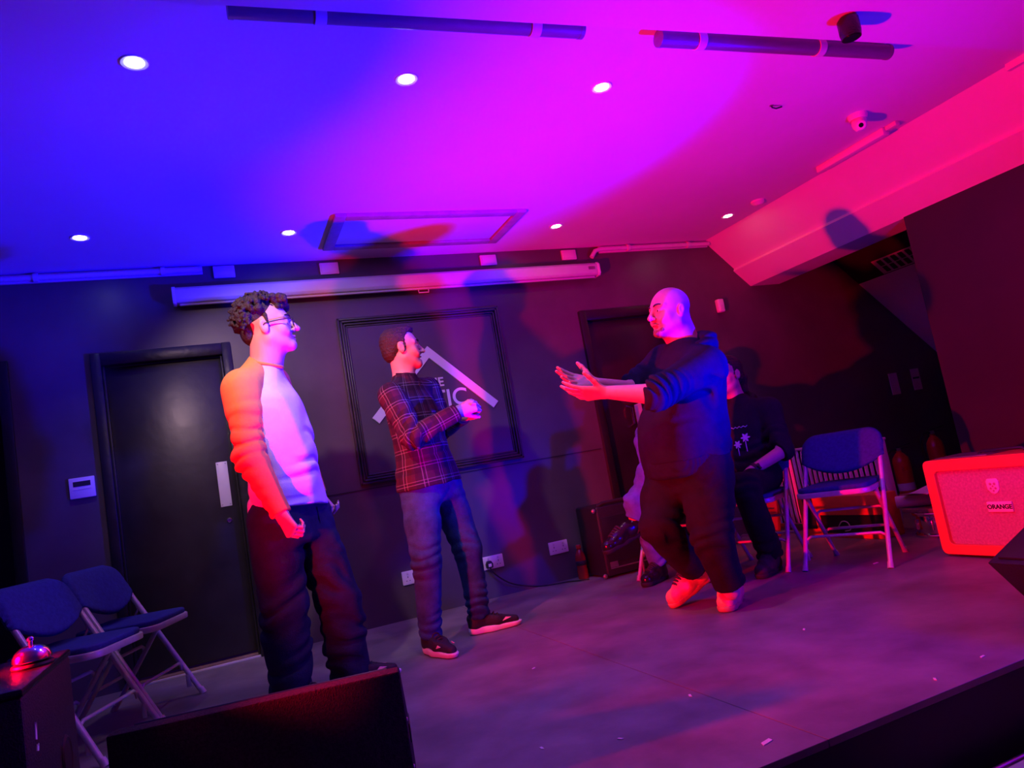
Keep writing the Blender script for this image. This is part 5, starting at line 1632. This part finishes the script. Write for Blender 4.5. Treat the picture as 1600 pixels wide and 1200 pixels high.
MB().box((-0.014, 0.014), (-0.004, 0.004), (-0.003, 0.003), bev=0.002).build('teeth', M['teeth'], p3).matrix_local = Matrix.Translation(Vector(P3(0, 0.084, -0.067) - base)) @ Matrix((tuple(hf[0]), tuple(hf[1]), tuple(hf[2]))).transposed().to_4x4()
rt = V3((0.10, 0.99, 0))
fwd3 = np.cross(UP, unit(rt))
T = Field(0.0060)
T.loft(J['pelvis'] - UP * 0.05, J['neck'] + UP * 0.0, rt,
       [(0.0, 0.215, 0.205, 0, 0.02), (0.18, 0.222, 0.220, 0, 0.035), (0.38, 0.215, 0.215, 0, 0.035), (0.6, 0.210, 0.185, 0, 0.012), (0.78, 0.205, 0.160, 0, -0.008), (0.89, 0.165, 0.125, 0, -0.010), (0.96, 0.105, 0.100, 0, 0.0), (1.0, 0.085, 0.085, 0, 0)], 0.02, 2.2)
for s in 'RL':
    T.cone(J['neck'] - UP * 0.06, J['sh' + s], 0.085, 0.088, 0.05)
    el, wr, sh_ = J['el' + s], J['wr' + s], J['sh' + s]
    T.chain([sh_, el], [0.096, 0.076], 0.05)
    cut = el + unit(el - sh_) * 0.01
    T.cone(el, el + unit(wr - el) * 0.03, 0.072, 0.066, 0.03)
    T.clip(el + unit(wr - el) * 0.022, wr - el, 0.10)
T.clip(J['pelvis'] + UP * 0.02, -UP)
rings = [(J['elL'], J['elL'] - J['shL'], 0.10, 0.034, 0.009), (J['elR'], J['elR'] - J['shR'], 0.10, 0.034, 0.008), (J['pelvis'] + UP * 0.2 - V3((0, 0.18, 0)), (0.6, 0, 1), 0.18, 0.09, 0.008), (J['shL'] - UP * 0.12, (0.9, 0, 0.5), 0.12, 0.09, 0.0025)]
hd3 = T.mesh('hoodie', M['hoodie_navy'], p3, base=base, disp=wrinkles(rings, 0.005, 1.9))
Hd = Field(0.0060)
nk = J['neck']
for t0, t1 in zip(np.linspace(-2.0, 2.0, 12)[:-1], np.linspace(-2.0, 2.0, 12)[1:]):
    q = [nk - fwd3 * (0.095 * math.cos(t) + 0.015) + unit(rt) * 0.112 * math.sin(t) + UP * (0.012 - 0.055 * (1 - math.cos(t))) for t in (t0, t1)]
    Hd.cone(q[0], q[1], 0.040, 0.040, 0.02)
Hd.cone(nk - fwd3 * 0.115 + UP * 0.0, nk - fwd3 * 0.150 - UP * 0.13, 0.060, 0.030, 0.05)
Hd.mesh('hood', M['hoodie_navy'], hd3, base=base, disp=wrinkles([(nk - fwd3 * 0.1, (0.5, 0, 1), 0.15, 0.06, 0.006)], 0.004, 0.2))
Wb = Field(0.0060)
Wb.loft(J['pelvis'] - UP * 0.035, J['pelvis'] + UP * 0.028, rt, [(0, 0.203, 0.196, 0, 0.02), (0.5, 0.211, 0.204, 0, 0.02), (1, 0.212, 0.206, 0, 0.02)], 0.01)
Wb.mesh('waistband', M['hoodie_navy'], hd3, base=base, disp=lambda Q: 0.0015 * np.sin(np.arctan2(Q[:, 1] - base[1], Q[:, 0] - base[0]) * 150))
Tr = Field(0.0062)
for s in 'RL':
    hp, kn, an = J['hip' + s], J['kn' + s], J['an' + s]
    Tr.chain([hp + UP * 0.02, hp * 0.5 + kn * 0.5, kn, an], [0.128, 0.116, 0.094, 0.072], 0.02)
    Tr.clip(an - unit(an - kn) * 0.03, unit(an - kn), 0.12)
Tr.loft(J['pelvis'] - UP * 0.12, J['pelvis'] + UP * 0.02, rt, [(0, 0.19, 0.165, 0, 0.0), (1, 0.195, 0.185, 0, 0.01)], 0.04)
rings = []
for s in 'RL':
    hp, kn, an = J['hip' + s], J['kn' + s], J['an' + s]
    rings += [(kn + UP * 0.02, (0.3, 0.2, 1), 0.12, 0.050, 0.008), (an + UP * 0.06, (0.2, -0.1, 1), 0.10, 0.045, 0.009), (hp - UP * 0.03, (-0.5, 0.1, 1), 0.12, 0.05, 0.006)]
Tr.mesh('trousers', M['charcoal'], p3, base=base, disp=wrinkles(rings, 0.005, 2.6))
boot(J['anL'], TOE_L3, 0, p3, base, M['tan_leather'], M['tan_sole'], 0.09, 1.15, heel=V3(TOE_L3) * 0.36 + V3(HEEL_L3) * 0.64)
boot(J['anR'], TOE_R3, 0, p3, base, M['tan_leather'], M['tan_sole'], 0.09, 1.12, heel=HEEL_R3)

# ================================================================== seated people
def local(origin, f):
    f = unit((f[0], f[1], 0))
    r = np.cross(f, UP)
    o = V3((origin[0], origin[1], 0))
    return (lambda a, b, z: o + f * a + r * b + UP * z), f, r

def seat_clothes(J, par, base, top, legs, tw, td, rt, seed, arm_r=(0.068, 0.056, 0.043), cut_el=False, hood=False, leg_r=(0.092, 0.077, 0.068)):
    fw_ = np.cross(UP, unit(rt))
    T = Field(0.0062)
    T.loft(J['pelvis'] - UP * 0.04, J['neck'] + UP * 0.0, rt, [(0.0, tw, td * 1.1, 0, 0.01), (0.2, tw * 1.02, td * 1.15, 0, 0.015), (0.45, tw * 0.97, td * 1.05, 0, 0.01), (0.72, tw * 1.02, td, 0, 0), (0.87, tw * 0.85, td * 0.8, 0, -0.006), (0.95, 0.085, 0.075, 0, 0), (1.0, 0.066, 0.066, 0, 0)], 0.02, 2.2)
    rings = [(J['pelvis'] + UP * 0.15, (0.3, 0.1, 1), 0.16, 0.06, 0.008)]
    for s in 'RL':
        el, wr, sh_ = J['el' + s], J['wr' + s], J['sh' + s]
        T.cone(J['neck'] - UP * 0.05, sh_, 0.058, arm_r[0], 0.04)
        T.chain([sh_, el], arm_r[:2], 0.03)
        if cut_el:
            T.cone(el, el + unit(wr - el) * 0.03, arm_r[1], arm_r[1] * 0.95, 0.02)
            T.clip(el + unit(wr - el) * 0.03, wr - el, 0.085)
        else:
            T.chain([el, wr], arm_r[1:], 0.02)
            T.clip(wr - unit(wr - el) * 0.01, wr - el, 0.07)
        rings.append((el, wr - sh_, 0.1, 0.04, 0.007))
    t = T.mesh('top', top, par, base=base, disp=wrinkles(rings, 0.004, seed))
    if hood:
        Hd = Field(0.006)
        nk = J['neck']
        for t0, t1 in zip(np.linspace(-2.1, 2.1, 11)[:-1], np.linspace(-2.1, 2.1, 11)[1:]):
            q = [nk - fw_ * (0.075 * math.cos(x) + 0.01) + unit(rt) * 0.090 * math.sin(x) + UP * (0.004 - 0.035 * (1 - math.cos(x))) for x in (t0, t1)]
            Hd.cone(q[0], q[1], 0.030, 0.030, 0.02)
        Hd.cone(nk - fw_ * 0.09, nk - fw_ * 0.13 - UP * 0.10, 0.05, 0.03, 0.04)
        Hd.mesh('hood', top, t, base=base)
    L = Field(0.0062)
    rings = []
    for s in 'RL':
        hp, kn, an = J['hip' + s], J['kn' + s], J['an' + s]
        L.chain([hp, kn, an], leg_r, 0.025)
        L.clip(an + unit(an - kn) * 0.01, an - kn, 0.10)
        rings += [(kn, (0.3, 0.2, 1), 0.12, 0.05, 0.007), (an, an - kn, 0.12, 0.045, 0.009), (hp, kn - hp, 0.1, 0.05, 0.007)]
    L.loft(J['pelvis'] - UP * 0.06, J['pelvis'] + UP * 0.06, rt, [(0, 0.15, 0.11, 0, 0), (1, 0.15, 0.11, 0, 0)], 0.04)
    l = L.mesh('trousers', legs, par, base=base, disp=wrinkles(rings, 0.004, seed + 1))
    return t, l

# person in the printed hoodie
lc, f4, r4 = local((CH_4.location.x, CH_4.location.y), (FW_4.x, FW_4.y))
base = lc(0, 0, 0)
J = dict(pelvis=lc(-0.09, 0, 0.53), neck=lc(-0.10, 0.01, 1.005), shR=lc(-0.09, 0.185, 0.905), shL=lc(-0.10, -0.185, 0.905), elR=lc(0.02, 0.24, 0.66), elL=lc(-0.01, -0.25, 0.655), wrR=lc(0.23, 0.12, 0.58), wrL=lc(0.20, -0.125, 0.575),
         hipR=lc(-0.05, 0.09, 0.525), hipL=lc(-0.05, -0.10, 0.525), knR=lc(0.36, 0.14, 0.50), knL=lc(0.34, -0.13, 0.50), anR=lc(0.22, 0.16, 0.10), anL=lc(0.17, -0.12, 0.10), head=lc(-0.055, 0.015, 1.155))
p4 = person('person seated in a black hoodie with pale flower print and a wristwatch', base)
hf = frame(f4 * 0.90 + r4 * 0.30 + UP * 0.03)
B = Field(0.0050)
body_core(B, J, 0.12, 0.08, right=r4)
P4 = head_shape(B, J['head'], hf, 0.97, smile=0.1, neck=J['neck'] - UP * 0.02, neck_r=0.050)
hand_shape(B, J['wrL'], f4 * 0.75 - UP * 0.55 + r4 * 0.25, -UP * 0.6 - f4 * 0.5 + r4 * 0.2, -1, curl=(25, 35, 25), spread=0.03)
hand_shape(B, J['wrR'], f4 * 0.8 - UP * 0.4 - r4 * 0.2, -UP * 0.6 - f4 * 0.5, 1, curl=(25, 35, 25), spread=0.03)
B.mesh('body', M['skin'], p4, base=base, tint=(SKIN, [(P4(0, 0.098, -0.066), 0.015, LIP, 0.6)]))
eyes(P4, 0.97, p4, base, hf)
brows(P4, 0.97, p4, base, M['brown_hair'])
hr = short_hair(P4, hf, 0.98, 'hair', p4, base, M['brown_hair'], thick=1.02)
Py = Field(0.0050)
Py.chain([P4(0, -0.105, 0.02), P4(0.005, -0.135, -0.02), P4(0.01, -0.13, -0.10), P4(0.012, -0.125, -0.17)], [0.020, 0.028, 0.026, 0.010], 0.02)
Py.mesh('ponytail', M['brown_hair'], hr, base=base, disp=lambda Q: 0.0018 * np.sin(Q[:, 0] * 300 + Q[:, 1] * 260))
top4, _ = seat_clothes(J, p4, base, M['black_cotton'], M['charcoal'], 0.175, 0.115, r4, 0.5, cut_el=True, hood=True)
# pale chest print: two flower heads on stems under a line of marks
def printed(a, b, w_, h_, tilt=0.0):
    """small raised print on the chest: a across to the person's right, b up from the belly"""
    q = J['pelvis'] + UP * b + r4 * a + f4 * (0.1365 - 0.022 * (a / 0.1) ** 2 - 0.02 * max(0, b - 0.2) / 0.1)
    return q
def chest_tube(name, pts, r):
    MB().tube([Vector(printed(a_, b_, 0, 0) - base) for a_, b_ in pts], r, 5).build(name, M['white_print'], top4)
def flower(a_, b_, rad):
    out = []
    for k in range(24):
        t = k * math.pi / 12
        rr_ = rad * (0.75 + 0.3 * math.cos(6 * t))
        out.append((a_ + rr_ * math.cos(t), b_ + rr_ * math.sin(t)))
    b2 = bmesh.new()
    front = [b2.verts.new(printed(x_, y_, 0, 0) - base + f4 * 0.002) for x_, y_ in out]
    back = [b2.verts.new(printed(x_, y_, 0, 0) - base - f4 * 0.006) for x_, y_ in out]
    b2.faces.new(front)
    for k in range(24):
        b2.faces.new([front[k], front[(k + 1) % 24], back[(k + 1) % 24], back[k]])
    bmesh.ops.recalc_face_normals(b2, faces=list(b2.faces))
    m2 = MB()
    m2.add(b2)
    m2.build('print_flower', M['white_print'], top4)
    chest_tube('print_stem', [(a_, b_ - rad * 0.8 - 0.062 * k / 4) for k in range(5)], 0.0025)
flower(-0.055, 0.235, 0.026)
flower(-0.005, 0.200, 0.024)
chest_tube('print_line', [(-0.075 + k * 0.012, 0.305 - 0.008 * (k % 2)) for k in range(9)], 0.0025)
chest_tube('print_line', [(-0.07 + k * 0.02, 0.118 - 0.006 * math.sin(k)) for k in range(6)], 0.0025)
wt = MB().tube([Vector(J['wrL'] - unit(J['wrL'] - J['elL']) * 0.034 - base), Vector(J['wrL'] - unit(J['wrL'] - J['elL']) * 0.012 - base)], [0.035, 0.034], 18).build('wristwatch', M['black_plastic'], p4)
MB().lathe([(0.0001, 0), (0.020, 0), (0.018, 0.008), (0.0001, 0.008)], tuple(J['wrL'] - unit(J['wrL'] - J['elL']) * 0.023 - r4 * 0.030 + UP * 0.012 - base), 16, tuple(-r4 + 0.4 * UP)).build('watch_face', M['gloss_black'], wt)
for s in 'RL':
    boot(J['an' + s], J['an' + s] * V3((1, 1, 0)) + f4 * 0.19, 0, p4, base, M['shoe_black'], M['black_rubber'], 0.03, 1.0, heel=J['an' + s] * V3((1, 1, 0)) - f4 * 0.06)

# person in light denim, legs crossed, almost hidden behind the bald man
lc, f5, r5 = local((CH_5.location.x, CH_5.location.y), (FW_5.x, FW_5.y))
base = lc(0, 0, 0)
J = dict(pelvis=lc(-0.09, 0, 0.53), neck=lc(-0.13, 0.0, 0.985), shR=lc(-0.12, 0.17, 0.895), shL=lc(-0.12, -0.17, 0.895), elR=V3(P5['el']), elL=lc(0.02, -0.23, 0.66), wrR=lc(0.17, 0.02, 0.62), wrL=lc(0.20, -0.08, 0.62),
         hipR=lc(-0.05, 0.09, 0.525), hipL=lc(-0.05, -0.09, 0.525), knR=lc(0.34, 0.05, 0.50), knL=V3(P5['kn']), anR=lc(0.20, 0.06, 0.11), anL=V3(P5['an']), head=lc(-0.10, 0.0, 1.125))
p5 = person('person seated in light blue denim with crossed legs and black boots', base)
hf = frame(f5 + UP * 0.02)
B = Field(0.0055)
body_core(B, J, 0.11, 0.075, right=r5)
PP5 = head_shape(B, J['head'], hf, 0.94, smile=0.2, neck=J['neck'] - UP * 0.02, neck_r=0.048)
hand_shape(B, J['wrL'], f5 * 0.6 + r5 * 0.6 - UP * 0.2, -UP, -1, curl=(20, 30, 20))
hand_shape(B, J['wrR'], f5 * 0.7 - r5 * 0.5 - UP * 0.2, -UP, 1, curl=(20, 30, 20))
B.mesh('body', M['skin'], p5, base=base, tint=(SKIN, [(PP5(0, 0.098, -0.066), 0.015, LIP, 0.6)]))
eyes(PP5, 0.94, p5, base, hf)
brows(PP5, 0.94, p5, base, M['brown_hair'])
short_hair(PP5, hf, 0.95, 'hair', p5, base, M['brown_hair'], thick=1.03)
seat_clothes(J, p5, base, M['light_denim'], M['light_denim'], 0.150, 0.10, r5, 3.1, arm_r=(0.060, 0.046, 0.038), leg_r=(0.085, 0.066, 0.056))
boot(J['anR'], J['anR'] * V3((1, 1, 0)) + f5 * 0.19, 0, p5, base, M['boot_black'], M['black_rubber'], 0.10, 0.95, heel=J['anR'] * V3((1, 1, 0)) - f5 * 0.05)
sd_ = unit(J['anL'] - J['knL'])
hl = V3(P5['heel'])
boot(J['anL'], V3(P5['toe']), 0, p5, base, M['boot_black'], M['black_rubber'], 0.10, 0.95, heel=hl, shaft_to=J['anL'] * 0.8 + hl * 0.2)
